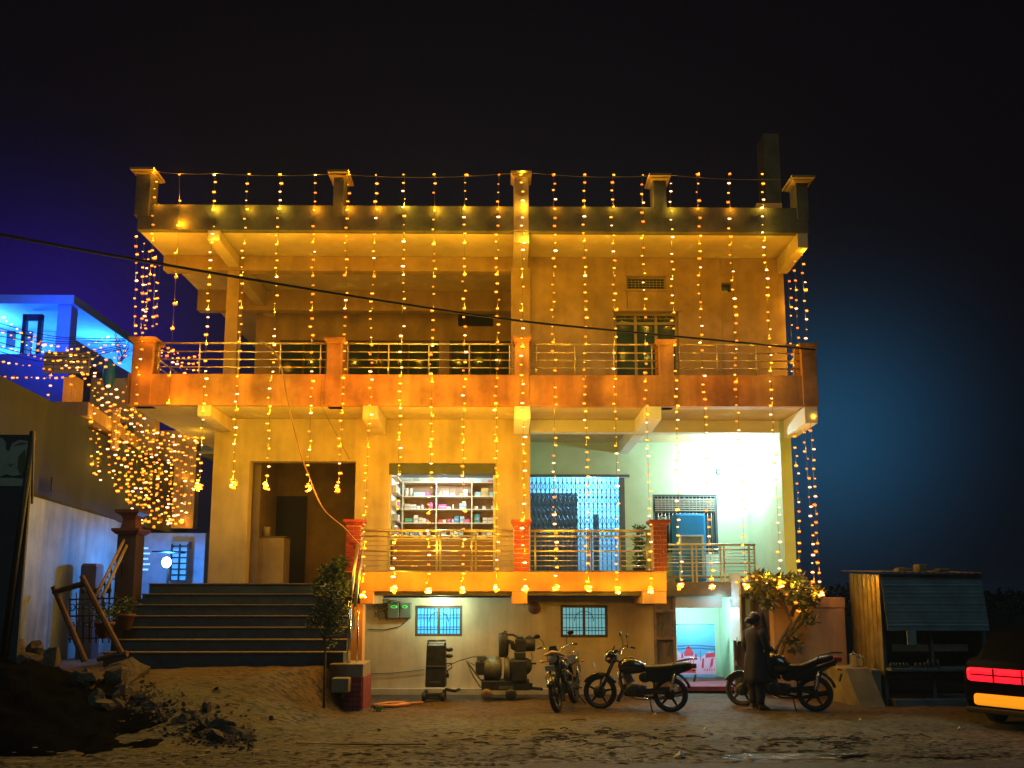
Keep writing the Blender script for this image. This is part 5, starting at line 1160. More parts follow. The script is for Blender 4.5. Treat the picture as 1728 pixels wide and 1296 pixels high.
rope(((632, 1180, -.2), (650, 1178, .1), (672, 1180, .2), (690, 1182, .0), (668, 1184, -.25), (640, 1184, -.25)), .035); rope(((660, 1180, .0), (690, 1178, .1), (712, 1178, .2)), .025)
tag(g.build('hose_pipe', mat('orange_hose', (.45, .17, .06), .6, bump=0)), 'loose orange hose coiled on the ground beside the brick stub wall', 'hose')

# ---------------------------------------------------------------- dark car entering at the right edge, rear lamps lit
YCAR = 11.3
t = root_at('parked_car', (PX(1632, 1180, YCAR) + 2.1, YCAR, 0), 'dark car cut off by the right picture edge, red and amber rear lamps glowing', 'car')
ox = 0.0; zr1, zr2 = .80, .42; YC0 = YCAR; pv = V(PX(1634, 1170, 12.1) + .46, 11.5, 0); YCAR = -.8; t.location = (0, 0, 0)
M_car = mat('black_car_paint', (.0015, .0015, .002), .7, var=.05, bump=0, spec=.05)
secs = []
side = [(0.02, .32, .78), (.0, .40, .95), (.10, .24, 1.02), (.35, .22, 1.05), (.8, .2, 1.06), (2.4, .2, 1.02), (3.2, .2, .98), (3.9, .24, .86), (4.15, .32, .7)]
g = MB(); g.loft([[V(ox + x, YCAR + y * (.8 if x not in (.02, 4.15) else .72) + .8, z) for y, z in ((-1, zl), (-1.04, (zl + zh) / 2), (-.97, zh), (.97, zh), (1.04, (zl + zh) / 2), (1, zl))] for x, zl, zh in side], smooth=True); g.build('body', M_car, t)
g = MB(); g.loft([[V(ox + x, YCAR + .8 + y, z) for y, z in ((-w_, z0_), (w_, z0_), (w_ * .86, z1_), (-w_ * .86, z1_))] for x, w_, z0_, z1_ in ((.15, .72, 1.0, 1.03), (.65, .74, 1.0, 1.44), (1.2, .74, 1.0, 1.50), (2.2, .74, 1.0, 1.47), (3.0, .72, .98, 1.02))], smooth=False); g.build('cabin', M_car, t, bevel=.03)
E_red = emit('red_tail_lamp', (1.0, .008, .02), 2.2); E_amb = emit('amber_lamp', (.85, .30, .01), 1.0)
g = MB(); g.box(ox - .035, ox + .12, YCAR + .02, YCAR + 1.58, zr1 - .11, zr1 + .11); g.build('tail_lamp', E_red, t, bevel=.06)
g = MB(); g.box(ox - .03, ox + .12, YCAR + .06, YCAR + 1.5, zr2 - .09, zr2 + .09); g.build('amber_lamp', E_amb, t, bevel=.05)
for x in (.75, 3.3):
    for y in (0.0, 1.45):
        g = MB(); g.lathe([(0, -.1), (.2, -.1), (.29, -.09), (.31, -.05), (.31, .08), (.2, .1), (0, .1)], (ox + x + .1, YCAR + .07 + y, .305), 'y', 28); wh = g.build('wheel', M_rubber, t)
        g = MB(); g.lathe([(0, -.105), (.18, -.104), (.19, -.10)], (ox + x + .1, YCAR + .07 + y, .305), 'y', 20); g.build('rim', M_engine, wh)

for k in range(4):
    g = MB(); y_ = YCAR + .02 + .39 * (k + .5); g.box(-.05, -.036, y_ - .012 + .18, y_ + .012 + .18, zr1 - .10, zr1 + .10) if k < 3 else g.box(-.05, -.036, YCAR + .1, YCAR + 1.5, zr1 - .012, zr1 + .012); g.build('lens_divider', M_redl, t)
g = MB(); g.box(-.06, .1, YCAR + .0, YCAR + 1.6, .22, .30); g.build('bumper', M_rubber, t, bevel=.02)
t.location = pv; t.rotation_euler = (0, 0, R(35))
# ---------------------------------------------------------------- neighbours on the left
# low plastered lane wall receding behind the stairs
Yn, Yf = 13.4, 18.7
xn, xf = PX(28, 900, Yn), PX(205, 900, Yf); zt_ = PZ(831, Yn, 35)
M_lane = mat('blue_lit_streaked_wall', (.26, .33, .37), .7, var=.2, bump=.5, scale=1.2, streak=.9)  # white wall; some of the lane lamp's blue is put into the colour
M_n1 = mat('dull_purple_grey_wall', (.034, .045, .095), .9, var=.15, bump=.2, scale=1.1, streak=.5)
t = root_at('neighbour_house', ((xn + xf) / 2, 16, 0), 'dark neighbouring house along the lane, white lower wall lit blue at its far end', 'building')
g = MB(); g.poly([(xn, Yn, -.1), (xf, Yf, -.1), (xf, Yf, zt_), (xn, Yn, zt_)], (-.25, 0, 0)); g.build('lane_wall', M_lane, t)
def pn(px, py, k):     # point on the receding side plane of the neighbour
    # intersect the sight line with the wall plane
    d = at(px, py, 10) - EYE; nx, ny = (Yf - Yn), -(xf - xn)
    s_ = ((xn - k - EYE.x) * nx + (Yn - EYE.y) * ny) / (d.x * nx + d.y * ny); return EYE + d * s_
g = MB(); a_ = pn(-90, 560, .06); b_ = pn(75, 612, .06)
zt2 = PZ(585, 14.5, 20)
xe = xn + (xf - xn) * .55; ye = Yn + (Yf - Yn) * .55
g.poly([(xn - .1, Yn - 2.5, zt_ - .02), (xe - .06, ye, zt_ - .02), (xe - .06, ye, zt_ + 2.0), (xn - .1, Yn - 2.5, zt_ + 2.0)], (-3, 0, 0)); g.build('upper_wall', M_n1, t)
g = MB(); g.poly([(xe - .25, ye + .001, zt_ - .02), (xf - .06, Yf + 4, zt_ - .02), (xf - .06, Yf + 4, zt_ + 1.9), (xe - .25, ye + .001, zt_ + 1.9)], (-2, 0, 0)); g.build('rear_wall', M_n1, t)
g = MB(); g.poly([(xe + .12, ye - .35, zt_ + 2.0), (xf - .2, Yf + 1, zt_ + 2.0), (xf - .2, Yf + 1, zt_ + 2.3), (xe + .12, ye - .35, zt_ + 2.3)], (-2.5, 0, 0)); g.build('balcony_slab', M_salmon, t)
g = MB(); xq, yq = PX(121, 660, 17.2), 17.2; g.box(xq - .15, xq + .15, yq - .1, yq + .2, PZ(706, yq), PZ(640, yq)); g.build('pillar', M_salmon, t, bevel=.01)
# orange plastered pillar pieces at the lane corner
for k, (pa, pb, ya, yb_) in enumerate(((140, 150, 745, 800), (184, 192, 690, 760))):
    g = MB(); Yq = 17.6; g.box(PX(pa, 770, Yq), PX(pb, 770, Yq), Yq, Yq + .2, PZ(yb_, Yq), PZ(ya, Yq)); g.build('drain_pipe', M_salmon, t, bevel=.02)
o = MB(); Yq = 16.9; zs_ = [PZ(p, Yq) for p in (605, 611, 618, 625)]
x0, x1 = PX(76, 615, Yq), PX(148, 615, Yq)
for z in zs_: o.tube([(x0, Yq, z), (x1, Yq, z)], .008, 5)
for u in range(6): o.tube([(x0 + (x1 - x0) * u / 5, Yq, zs_[-1] - .06), (x0 + (x1 - x0) * u / 5, Yq, zs_[0])], .006, 5)
o.build('railing', M_iron, t)
g = MB(); g.box(PX(73, 620, 17.4), PX(150, 620, 17.4), 17.4, 17.45, PZ(632, 17.4), PZ(596, 17.4)); g.build('balcony_wall', mat('pale_lilac_wall', (.20, .20, .45), .8), t)
g = MB(); a = pn(86, 816, -.03); g.box(a.x - .0, a.x + .02, a.y, a.y + .5, a.z - .13, a.z + .13); g.build('vent', M_dark, t)
# blue lit terrace house behind
Yb_ = 23.6; t = root_at('terrace_house', (-14.5, 26, 0), 'roof terrace glowing electric blue on the house behind the lane', 'building')
zr_ = PZ(497, Yb_, 60); xr = PX(125, 500, Yb_)
M_tw = mat('terrace_blue_lit_wall', (.30, .46, .75), .8, var=.08, bump=.1)  # white wall tinted blue: the terrace light's hue put into the colour
g = MB(); g.box(-24, xr, Yb_, Yb_ + 5.2, zr_ - .30, zr_); g.build('roof', M_tw, t, bevel=.02)
zl = PZ(600, Yb_, 60)
g = MB(); g.box(xr - .55, xr - .12, Yb_ + .1, Yb_ + .5, zl - .2, zr_ - .303); g.build('pillar', M_tw, t, bevel=.02)
g = MB(); xx = PX(45, 550, Yb_ + 2); g.box(-24, xr - 1.9, Yb_ + 2.6, Yb_ + 2.8, zl - .5, zr_ - .303); g.box(xr - .55, xr - .35, Yb_ + .9, Yb_ + 5, zl - .5, zr_ - 1.2); g.box(xr - 1.9, xr - .35, Yb_ + 4.8, Yb_ + 5, zl - .5, zr_ - .303); g.build('inner_wall', M_tw, t)
fx0, fx1 = PX(37, 550, Yb_ + .6), PX(70, 550, Yb_ + .6)
g = MB(); yv = Yb_ + .6
for a_, b_ in ((fx0, fx0 + .13), (fx1 - .13, fx1)): g.box(a_, b_, yv, yv + .12, zl - .3, zr_ - .42)
g.box(fx0, fx1, yv, yv + .12, zr_ - .62, zr_ - .42); g.build('door_frame', mat('navy_frame', (.02, .02, .06), .6), t)
g = MB(); g.box(PX(37, 560, Yb_ + 2.5), PX(52, 560, Yb_ + 2.5), Yb_ + 2.55, Yb_ + 2.59, zl - .3, PZ(540, Yb_ + 2.5, 45)); g.box(PX(10, 560, Yb_ + 2.5), PX(24, 560, Yb_ + 2.5), Yb_ + 2.55, Yb_ + 2.59, PZ(585, Yb_ + 2.5, 15), PZ(528, Yb_ + 2.5, 15)); g.build('window', mat('navy_frame', (.02, .02, .06)), t)
g = MB(); g.box(PX(75, 530, Yb_ + 3), PX(112, 530, Yb_ + 3), Yb_ + 2.9, Yb_ + 3.0, PZ(541, Yb_ + 3), PZ(530, Yb_ + 3)); g.build('cross_beam', mat('navy_frame', (.02, .02, .06)), t)
g = MB(); g.box(-24, xr + .1, Yb_ - .15, Yb_ + .02, zl - 3.2, zl - .0); g.box(xr - .1, xr + .1, Yb_ + .02, Yb_ + 6, zl - 3.2, zl); g.build('terrace_parapet', mat('lilac_parapet', (.13, .13, .42), .8, var=.1), t)
g = MB(); g.box(-24, xr - .1, Yb_ + .02, Yb_ + 5, zl - .62, zl - .5); g.build('terrace_floor', M_tw, t)
lamp('terrace_front_fill', (PX(70, 560, Yb_ - 1.5), Yb_ - 1.5, zr_ - 1.2), 260, (.0, .10, 1.0), .15, t); lamp('terrace_cyan_light', (PX(165, 575, Yb_ + 3), Yb_ + 3.2, zl + .8), 300, (.05, .40, 1.0), .15, t); lamp('terrace_far_light', (PX(-10, 540, Yb_ + 1.5), Yb_ + 1.2, zr_ - .9), 420, (.06, .36, 1.0), .15, t)  # first lamp is added out front to turn fascia and pillar blue
# pale lean wall and pipes between the lane bulbs
t = root_at('lane_house', (-12.5, 21, 0), 'pale narrow house front behind the dense amber bulb curtains in the lane', 'building')
Yq = 20.5; g = MB(); g.box(PX(150, 700, Yq), PX(262, 700, Yq), Yq, Yq + .3, PZ(885, Yq), PZ(640, Yq)); g.build('front_wall', mat('lane_cream_wall', (.46, .36, .24), .85, var=.2, scale=2, bump=.2, streak=.4), t)
g = MB(); g.box(PX(192, 740, Yq), PX(226, 740, Yq), Yq - .04, Yq - .005, PZ(760, Yq), PZ(716, Yq)); g.build('window', mat('lane_teal_shutter', (.05, .12, .11), .6), t)
g = MB(); g.box(PX(246, 800, Yq + 1), PX(330, 800, Yq + 1), Yq + 1, Yq + 1.3, PZ(892, Yq + 1), PZ(728, Yq + 1)); g.build('side_wall', mat('lane_cream_wall', (0, 0, 0)), t)
g = MB(); g.ell(at(184, 632, 19), (.14, .14, .42), 14, 12); tag(g.build('water_drum', mat('cyan_drum', (.02, .22, .65), .5, bump=.1)), 'cyan rounded drum hanging near the tangled wires by the first balcony post', 'drum')
# back lane gate lit blue and gate pillars
Yq = 18.9; t = root_at('lane_gate', (PX(302, 950, Yq), Yq, 1), 'blue barred gate far down the lane beside the dazzling lamp', 'gate')
x0, x1, z0, z1 = PX(289, 950, Yq), PX(316, 950, Yq), PZ(980, Yq), PZ(922, Yq)
g = MB(); g.box(x0, x1, Yq + .03, Yq + .05, z0, z1); g.build('sheet', mat('pale_gate_sheet', (.35, .5, .6), .5), t)
for k in range(7):
    g = MB(); z = z0 + (z1 - z0) * k / 6; g.box(x0, x1, Yq, Yq + .028, z - .018, z + .018); g.build('bar', M_iron, t)
for k in range(3):
    g = MB(); x = x0 + (x1 - x0) * k / 2; g.box(x - .02, x + .02, Yq - .02, Yq - .001, z0, z1 + .05); g.build('bar', M_iron, t)
g = MB(); g.box(PX(289, 918, Yq), PX(318, 918, Yq), Yq, Yq + .2, PZ(926, Yq), PZ(914, Yq)); g.build('lintel', M_lane, t)
t = root_at('lane_end_house', (PX(330, 930, 22), 22, 1), 'shadowed house at the far end of the lane between gate and main house', 'building')
g = MB(); g.box(PX(316, 940, 22), PX(362, 940, 22), 22, 22.3, PZ(1000, 22), PZ(900, 22)); g.build('wall', M_n1, t)
g = MB(); g.box(PX(205, 940, 19.3), PX(345, 940, 19.3), 19.3, 19.6, PZ(1010, 19.3), PZ(900, 19.3)); g.build('glow_wall', mat('dull_blue_wall', (.26, .34, .46), .8, bump=.2), t)  # second wall added close behind the flood lamp to catch its blue glow
g = MB(); g.box(PX(340, 920, 21.6), PX(350, 920, 21.6), 21.6, 21.9, PZ(942, 21.6), PZ(900, 21.6)); g.build('pillar', M_lane, t)
g = MB(); g.box(PX(333, 760, 21), PX(362, 760, 21), 21, 24, PZ(767, 21), PZ(763, 21)); g.box(PX(325, 745, 22), PX(362, 745, 22), 22, 22.2, PZ(763, 22), PZ(731, 22)); g.build('sunshade', M_lane, t)
# the dazzling lamp
Yq = 17.3; L0 = at(281, 949, Yq)
t = root_at('flood_lamp', L0, 'dazzling blue-white flood lamp low at the lane mouth behind the stairs', 'lamp')
g = MB(); g.ell(L0, (.10, .09, .12), 18, 12); g.build('bulb', E_blue, t)
g = MB(); g.box(L0.x - .34, L0.x + .16, L0.y - .02, L0.y + .62, L0.z + .23, L0.z + .26); g.build('added_hood', M_iron, t, bevel=.006)  # hood added over the lamp to keep its light off the soffit
g = MB(); g.tube([L0 + V(.0, .1, 0), (L0.x + .02, Yq + .1, .9)], .03, 8); g.build('lamp_post', M_iron, t)
lamp('flood_light', L0 + V(-.10, .26, .10), 210, (.03, .33, 1.0), .08, t)
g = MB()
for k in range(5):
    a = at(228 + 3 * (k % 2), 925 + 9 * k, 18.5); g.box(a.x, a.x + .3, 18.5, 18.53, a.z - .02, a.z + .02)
tag(g.build('louvre_panel', mat('glowing_louvre', (.5, .6, .7), .4, emit=(.25, .6, 1), estr=.8, bump=0)), 'small self-glowing blue slatted vent just right of the purple stair pillar', 'vent')  # blue glow put into the slats' own material
# advertising board on pole at the far left
Yq = 11.6; t = root_at('sign_board', (PX(30, 780, Yq), Yq, 0), 'dark board with pale bird-like emblem held by a leaning black pole at the left edge', 'signboard')
x0, x1, z0, z1 = PX(-60, 780, Yq), PX(52, 780, Yq), PZ(830, Yq, 30), PZ(733, Yq, 30)
g = MB(); g.box(x0, x1, Yq + .02, Yq + .06, PZ(1120, Yq, 10), z1); g.build('board', mat('dark_navy_board', (.035, .04, .06), .6), t)
g = MB(); 
def BP(px, py): p = at(px, py, Yq); return (p.x, Yq + .010, p.z)
for pts in (((-10, 742), (2, 738), (9, 746), (9, 758), (14, 762), (20, 748), (32, 742), (46, 744), (47, 760), (44, 775), (42, 790), (36, 801), (20, 803), (10, 800), (-10, 808)), ((-10, 806), (20, 806), (38, 808), (39, 820), (-10, 820))):
    g.poly([BP(*p) for p in pts[::-1]], (0, .008, 0))
g.build('emblem', mat('pale_emblem_print', (.38, .38, .30), .6), t)
g = MB(); g.poly([(BP(*p)[0], Yq + .004, BP(*p)[2]) for p in ((42, 758), (36, 764), (30, 772), (29, 790), (33, 800), (40, 796), (43, 780))], (0, .005, 0)); g.poly([(BP(*p)[0], Yq + .004, BP(*p)[2]) for p in ((22, 752), (34, 746), (44, 748), (34, 750))], (0, .005, 0)); g.poly([(BP(*p)[0], Yq + .004, BP(*p)[2]) for p in ((12, 781), (17, 784), (22, 783), (17, 787))], (0, .005, 0)); g.build('emblem_shade', mat('olive_emblem_print', (.10, .12, .06), .6), t)
g = MB(); p0, p1 = at(56, 728, Yq - .05), at(4, 1115, Yq - .05); g.tube([p0, p1], .045, 10); g.build('pole', M_iron, t)
g = MB(); g.tube([at(57, 727, Yq - .1), at(54, 850, Yq - .1)], .02, 6); g.build('pole_edge', M_bamboo, t)

# ornamental iron fence and handrail left of the stairs, gate pillar, bamboo poles
Yq = 14.9; t = root_at('iron_railing', (PX(160, 1050, Yq), Yq, .7), 'ornamental scrolled iron railing in front of the blue lit lane wall', 'railing')
rr = random.Random(5)
for k, px in enumerate(range(118, 206, 11)):
    g = MB(); a = at(px, 1085, Yq); b_ = at(px, 1000 if k else 995, Yq); g.tube([a, b_], .014, 6)
    if k % 2 == 0: g.ell(b_ + V(0, 0, .04), (.045, .045, .06), 8, 6)
    g.build('upright', M_iron, t)
for py in (1012, 1040, 1078):
    g = MB(); g.tube([at(116, py, Yq), at(206, py - 3, Yq)], .016, 6); g.build('rail', M_iron, t)
for k in range(13):
    px, py = 122 + (k % 7) * 12, 1024 + (k // 7) * 30; c = at(px, py, Yq); g = MB(); r0 = rr.uniform(.05, .09); ph = rr.uniform(0, 6)
    g.tube([c + V(math.cos(ph + u * .6) * r0 * (1 - u * .06), -.01, math.sin(ph + u * .6) * r0 * (1 - u * .06)) for u in range(12)], .012, 5); g.build('scroll', M_iron, t)
Yq = 15.9; x, zt_ = PX(148, 980, Yq), PZ(951, Yq); g = MB(); g.box(x - .16, x + .16, Yq, Yq + .3, .6, zt_ - .06); g.loft([[(x - e, Yq + .15 - e, z), (x + e, Yq + .15 - e, z), (x + e, Yq + .15 + e, z), (x - e, Yq + .15 + e, z)] for e, z in ((.16, zt_ - .059), (.13, zt_))], smooth=False)
tag(g.build('gate_pillar', mat('dark_mauve_plaster', (.16, .10, .12), .8), None, bevel=.01), 'short mauve pillar standing before the streaked lane wall', 'pillar')
t = root_at('stair_banister', at(190, 960, 15), 'pale double handrail sloping down left of the staircase with iron infill', 'handrail')
for k, (a_, b_) in enumerate((((214, 902), (160, 1010)), ((218, 912), (172, 1008)))):
    g = MB(); g.tube([at(*a_, 15.4), at(*b_, 14.0)], .03, 8); g.build('rail', M_bamboo, t)
for k in range(5):
    g = MB(); u = k / 5 + .1; a = at(214, 902, 15.4).lerp(at(160, 1010, 14.0), u); g.tube([a, a - V(0, 0, .75)], .014, 6); g.tube([a + V(.02, 0, -.2 - .08 * math.cos(q_)) + V(.09 * math.sin(q_), 0, 0) for q_ in [x * .6 for x in range(10)]], .011, 5); g.build('infill', M_iron, t)
for pts, lb in ((((90, 990), (118, 1055), (143, 1116)), 'rough wooden pole leaning on the rubble, left leg of the makeshift frame'), (((138, 972), (170, 1035), (207, 1106)), 'rough wooden pole leaning on the rubble, right leg of the makeshift frame'), (((90, 1000), (118, 991), (146, 984)), 'short wooden crosspiece joining the two leaning poles'), (((165, 1113), (190, 1106), (215, 1103)), 'thick timber lying across the rubble heap')):
    g = MB(); g.tube([at(p[0], p[1], 13.25) for p in pts], [.045, .05, .055], 8, smooth=False); tag(g.build('wooden_pole', M_timber), lb, 'pole')
for px, py, Yq, lb in ((176, 1062, 13.9, 'dark clay pot behind the leaning poles'), (212, 1048, 14.3, 'clay pot on the left end of the stairs')):
    a = at(px, py, Yq); g = MB(); g.lathe([(.09, -.16), (.15, .08), (.17, .08), (.17, .13), (.13, .13)], a, n=16); tag(g.build('flower_pot', M_pot), lb, 'pot')
    o = crown('pot_plant', [M_leaf], None, [(a + V(0, 0, .28), (.2, .2, .18), 1)], 160, .10, .03, px); tag(o, 'dark spiky leaves growing from the clay pot ' + ('behind the leaning poles' if px == 176 else 'at the left end of the stairs'), 'plant')
# ---------------------------------------------------------------- rubble heap, stones, debris
def heap():
    mb = MB(); n, m_ = 90, 44; v = []
    for j in range(m_):
        for i in range(n):
            x = -10.8 + 6.6 * i / (n - 1); y = 10.0 + 3.0 * j / (m_ - 1)
            u = (x + 10.8) / 6.6; w_ = j / (m_ - 1)
            ridge = 1.12 * (1 - sm((x + 8.0) / 3.3)) * (sm((x + 11.6) / 1.6) * .35 + .65) + .0
            prof = math.sin(math.pi * min(1, max(0, w_ * 1.0))) ** .8
            h = ridge * prof * (1 - .0 * u) + .22 * prof * noise.noise(V(x * 2.2, y * 2.2, 1)) + .11 * prof * noise.noise(V(x * 7, y * 7, 5))
            z = ground_h(x, y) * .6 + h - .04 - (.15 if i in (0, n - 1) or j in (0, m_ - 1) else 0)
            v.append((x, y, z))
    mb.add(v, [(j * n + i, j * n + i + 1, (j + 1) * n + i + 1, (j + 1) * n + i) for j in range(m_ - 1) for i in range(n - 1)], 0, True)
    tag(mb.build('rubble_heap', M_coal), 'large black heap of tarry rubble in the left foreground', 'heap')
    return v, n, m_
HV, HN, HM = heap()
def heap_z(x, y):
    i = (x + 10.8) / 6.6 * (HN - 1); j = (y - 10.0) / 3.0 * (HM - 1)
    if not (0 <= i < HN - 1 and 0 <= j < HM - 1): return ground_h(x, y)
    return max(HV[int(j) * HN + int(i)][2], ground_h(x, y))
rocks = []
for k in range(7):
    bm = bmesh.new(); bmesh.ops.create_icosphere(bm, subdivisions=2, radius=1); rr = random.Random(k); off = V(k * 7, 3, 1)
    for v in bm.verts:
        v.co *= 1 + .6 * noise.noise(v.co * 1.1 + off) + .3 * noise.noise(v.co * 2.6 + off)
        for q_ in range(4):
            d = V(math.sin(q_ * 2.4 + k), math.cos(q_ * 1.7 + k * 2), math.sin(q_ * 3.1 + k * .5)).normalized(); lim = .62
            dd = v.co.dot(d)
            if dd > lim: v.co -= d * (dd - lim)
    me = bpy.data.meshes.new('stone'); bm.to_mesh(me); bm.free(); me.materials.append(M_rock); rocks.append(me)
rr = random.Random(31)
def stone(x, y, s, lb, gr, sink=.25):
    o = bpy.data.objects.new('stone', rocks[rr.randrange(7)]); COL.objects.link(o); sz = (s * rr.uniform(.7, 1.5), s * rr.uniform(.7, 1.1), s * rr.uniform(.55, .9))
    o.scale = sz; o.rotation_euler = (rr.uniform(0, 6), rr.uniform(0, 6), rr.uniform(0, 6)); o.location = (x, y, heap_z(x, y) + s * sink)
    tag(o, lb, 'stone', gr)
for k in range(34):
    u = k / 33; x = -10.2 + 3.2 * u; stone(x + rr.uniform(-.08, .08), 11.9 + rr.uniform(-.5, .5), rr.uniform(.14, .28), 'rough grey stone in the jumble along the crest of the black heap', 'stones along the heap crest')
for k in range(16):
    a = at(228 + rr.uniform(-70, 10), 1150, 12.2); stone(a.x, 12.0 + rr.uniform(-.5, .5), rr.uniform(.12, .24), 'lighter broken stone on the upper right shoulder of the heap', 'stones on the heap shoulder')
for k in range(48):
    px = 215 + 205 * k / 47 + rr.uniform(-18, 18); Yq = 12.2 - 1.3 * k / 47 + rr.uniform(-.3, .3); a = at(px, 1220, Yq); stone(a.x, Yq, rr.choice((.03, .04, .05, .07, .10, .13)) * rr.uniform(.8, 1.2), 'small pale stone among the scatter at the right toe of the heap', 'stones at the toe of the heap', .2)
a = at(213, 1125, 12.9); stone(a.x, 12.9, .34, 'big brown boulder at the foot of the stairs beside the heap', 'boulders by the stairs', .15)
a = at(230, 1240, 10.2)
for px, py, s in ((458, 1180, .05), (350, 1190, .10), (640, 1245, .03)):
    a = at(px, py, 11.9); stone(a.x, 11.9, s, {458: 'single white stone lying on the brown mound', 350: 'flat stone half sunk in the mound left of the white one', 640: 'tiny pale pebble on the dark paving left of the motorcycles'}[px], 'single stones on the mound')
# flat clods, leaves and broken paving bits scattered over the forecourt: nobody could count them
mb = MB(); rr = random.Random(77)
for k in range(3200):
    x = rr.uniform(-6.5, 8.2); y = 9.35 + abs(rr.gauss(0, 1)) * 1.15
    if y > 13.4 or (x < -4.3 and y > 10.2): continue
    z = max(heap_z(x, y), ground_h(x, y)) + .004; s = rr.uniform(.008, .045) * (1.7 if rr.random() < .12 else 1); a0 = rr.uniform(0, 6.28); hgt = s * rr.uniform(.08, .28)
    n = 5; pts = [(x + math.cos(a0 + 6.283 * j / n) * s * rr.uniform(.8, 1.9), y + math.sin(a0 + 6.283 * j / n) * s * rr.uniform(.4, .8), z) for j in range(n)]
    mb.add(pts + [(x, y, z + hgt)], [(j, (j + 1) % n, n) for j in range(n)], 0 if rr.random() < .62 else 1)
tag(mb.build('debris', [mat('dark_clod', (.04, .037, .03), .95, var=.3, scale=8), mat('pale_clod', (.24, .21, .14), .9, var=.3, scale=8)]), kind='stuff')
mb = MB()
for k in range(170):
    u = rr.random(); px = rr.gauss(980, 90) if rr.random() < .6 else rr.gauss(1390, 70); y = 11.3 + rr.gauss(0, .35) if px < 1200 else 10.9 + rr.gauss(0, .25); a = at(px, 1220, y); z = ground_h(a.x, y) + .008; an = rr.uniform(-.7, .7); ln = rr.uniform(.06, .28)
    mb.tube([(a.x, y, z), (a.x + math.cos(an) * ln * .5, y + math.sin(an) * ln * .3, z + rr.uniform(.005, .02)), (a.x + math.cos(an) * ln, y + math.sin(an) * ln * .6, z)], rr.uniform(.003, .009), 4)
tag(mb.build('twigs', mat('dark_wet_twig', (.03, .025, .018), .8)), kind='stuff')
# long dark stick on the paving
g = MB(); g.tube([at(500, 1249, 10.6) , at(600, 1252, 10.6), at(718, 1256, 10.6)], [.02, .022, .012], 6); o = g.build('stick', M_cable)
for v in o.data.vertices: v.co.z = ground_h(v.co.x, v.co.y) + .03 + (v.co.z - .0) * .0 + .012 * math.sin(v.index)
tag(o, 'long dark stick lying on the broken paving below the stub wall', 'stick')
# small glinting litter
M_glint = mat('white_litter', (.75, .78, .75), .3, bump=0)
for px, Yq, lb in ((1452, 12.6, 'white scrap beside the right motorcycle, toward the kiosk'), (1190, 11.9, 'white scrap left of the puddle'), (1106, 13.2, 'shiny scrap under the side-view motorcycle'), (745, 10.9, 'white scrap on the paving below the black cabinet'), (1618, 11.9, 'pale crumpled scrap in front of the kiosk shutter'), (1145, 9.9, 'crumpled pale plastic at the road edge')):
    a = at(px, 1220, Yq); z = ground_h(a.x, Yq); s = .035 if px != 1145 else .08; g = MB(); g.add([(a.x - s, Yq, z + .01), (a.x, Yq - s * .6, z + .02 + s * .4), (a.x + s, Yq, z + .012), (a.x, Yq + s * .6, z + .015), (a.x + s * .2, Yq, z + .02 + s)], [(0, 1, 4), (1, 2, 4), (2, 3, 4), (3, 0, 4)]); tag(g.build('litter', M_glint), lb, 'litter')
mb = MB()
for k in range(900):
    px = 200 + 230 * rr.random(); Yq = 12.3 - 1.5 * (px - 200) / 230 + rr.gauss(0, .4); a = at(px, 1220, Yq); z = heap_z(a.x, Yq); s = rr.uniform(.012, .045)
    mb.add([(a.x + s * rr.uniform(-1.2, 1.2), Yq + s * rr.uniform(-1, 1), z + s * rr.uniform(-.4, 1.1)) for _ in range(6)], [(0, 1, 2), (0, 2, 3), (0, 3, 4), (0, 4, 1), (5, 1, 2), (5, 2, 3), (5, 3, 4), (5, 4, 1)])
tag(mb.build('gravel', M_rock), kind='stuff')
# dark treeline, added to hide the hard edge between black ground and sky
mb = MB(); rr2 = random.Random(8)
for k in range(5200):
    x = rr2.uniform(20, 75); h_ = 2.2 + 1.3 * noise.noise(V(x * .16, 2, 0)) + .8 * noise.noise(V(x * .5, 7, 0)); leaf_quad(mb, (x, 62 + rr2.uniform(-2, 2), h_ * rr2.random() ** .6 + .2 * rr2.random()), rr2.uniform(.3, .8), .3, rr2)
tag(mb.build('added_treeline', mat('night_foliage', (.01, .014, .01), .9, bump=0, spec=0)), kind='stuff')
# puddles
M_wat = bpy.data.materials.new('puddle_water'); M_wat.use_nodes = True; bs = M_wat.node_tree.nodes['Principled BSDF']; bs.inputs['Base Color'].default_value = (.012, .013, .014, 1); bs.inputs['Roughness'].default_value = .20
bs.inputs['Specular IOR Level'].default_value = 1.0
nb = M_wat.node_tree.nodes.new('ShaderNodeTexNoise'); nb.inputs['Scale'].default_value = 9; nb.inputs['Detail'].default_value = 4; bp = M_wat.node_tree.nodes.new('ShaderNodeBump'); bp.inputs['Strength'].default_value = 1.0; bp.inputs['Distance'].default_value = .16
tcn = M_wat.node_tree.nodes.new('ShaderNodeTexCoord'); M_wat.node_tree.links.new(tcn.outputs['Object'], nb.inputs['Vector']); M_wat.node_tree.links.new(nb.outputs['Fac'], bp.inputs['Height']); M_wat.node_tree.links.new(bp.outputs[0], bs.inputs['Normal'])
def puddle(px, Yq, rx, ry, seed, zz=None):
    a = at(px, 1262, Yq); n = 40; pts = []
    z = (zz if zz is not None else ground_h(a.x, Yq) + .035)
    for k in range(n):
        t_ = 2 * math.pi * k / n; f = 1 + .45 * noise.noise(V(math.cos(t_) * 1.8, math.sin(t_) * 1.8, seed)) + .2 * noise.noise(V(math.cos(t_) * 6, math.sin(t_) * 6, seed))
        pts.append((a.x + rx * f * math.cos(t_), Yq + ry * f * math.sin(t_), z))
    g = MB(); g.add(pts, [tuple(range(n))]); tag(g.build('puddle', M_wat), kind='structure')
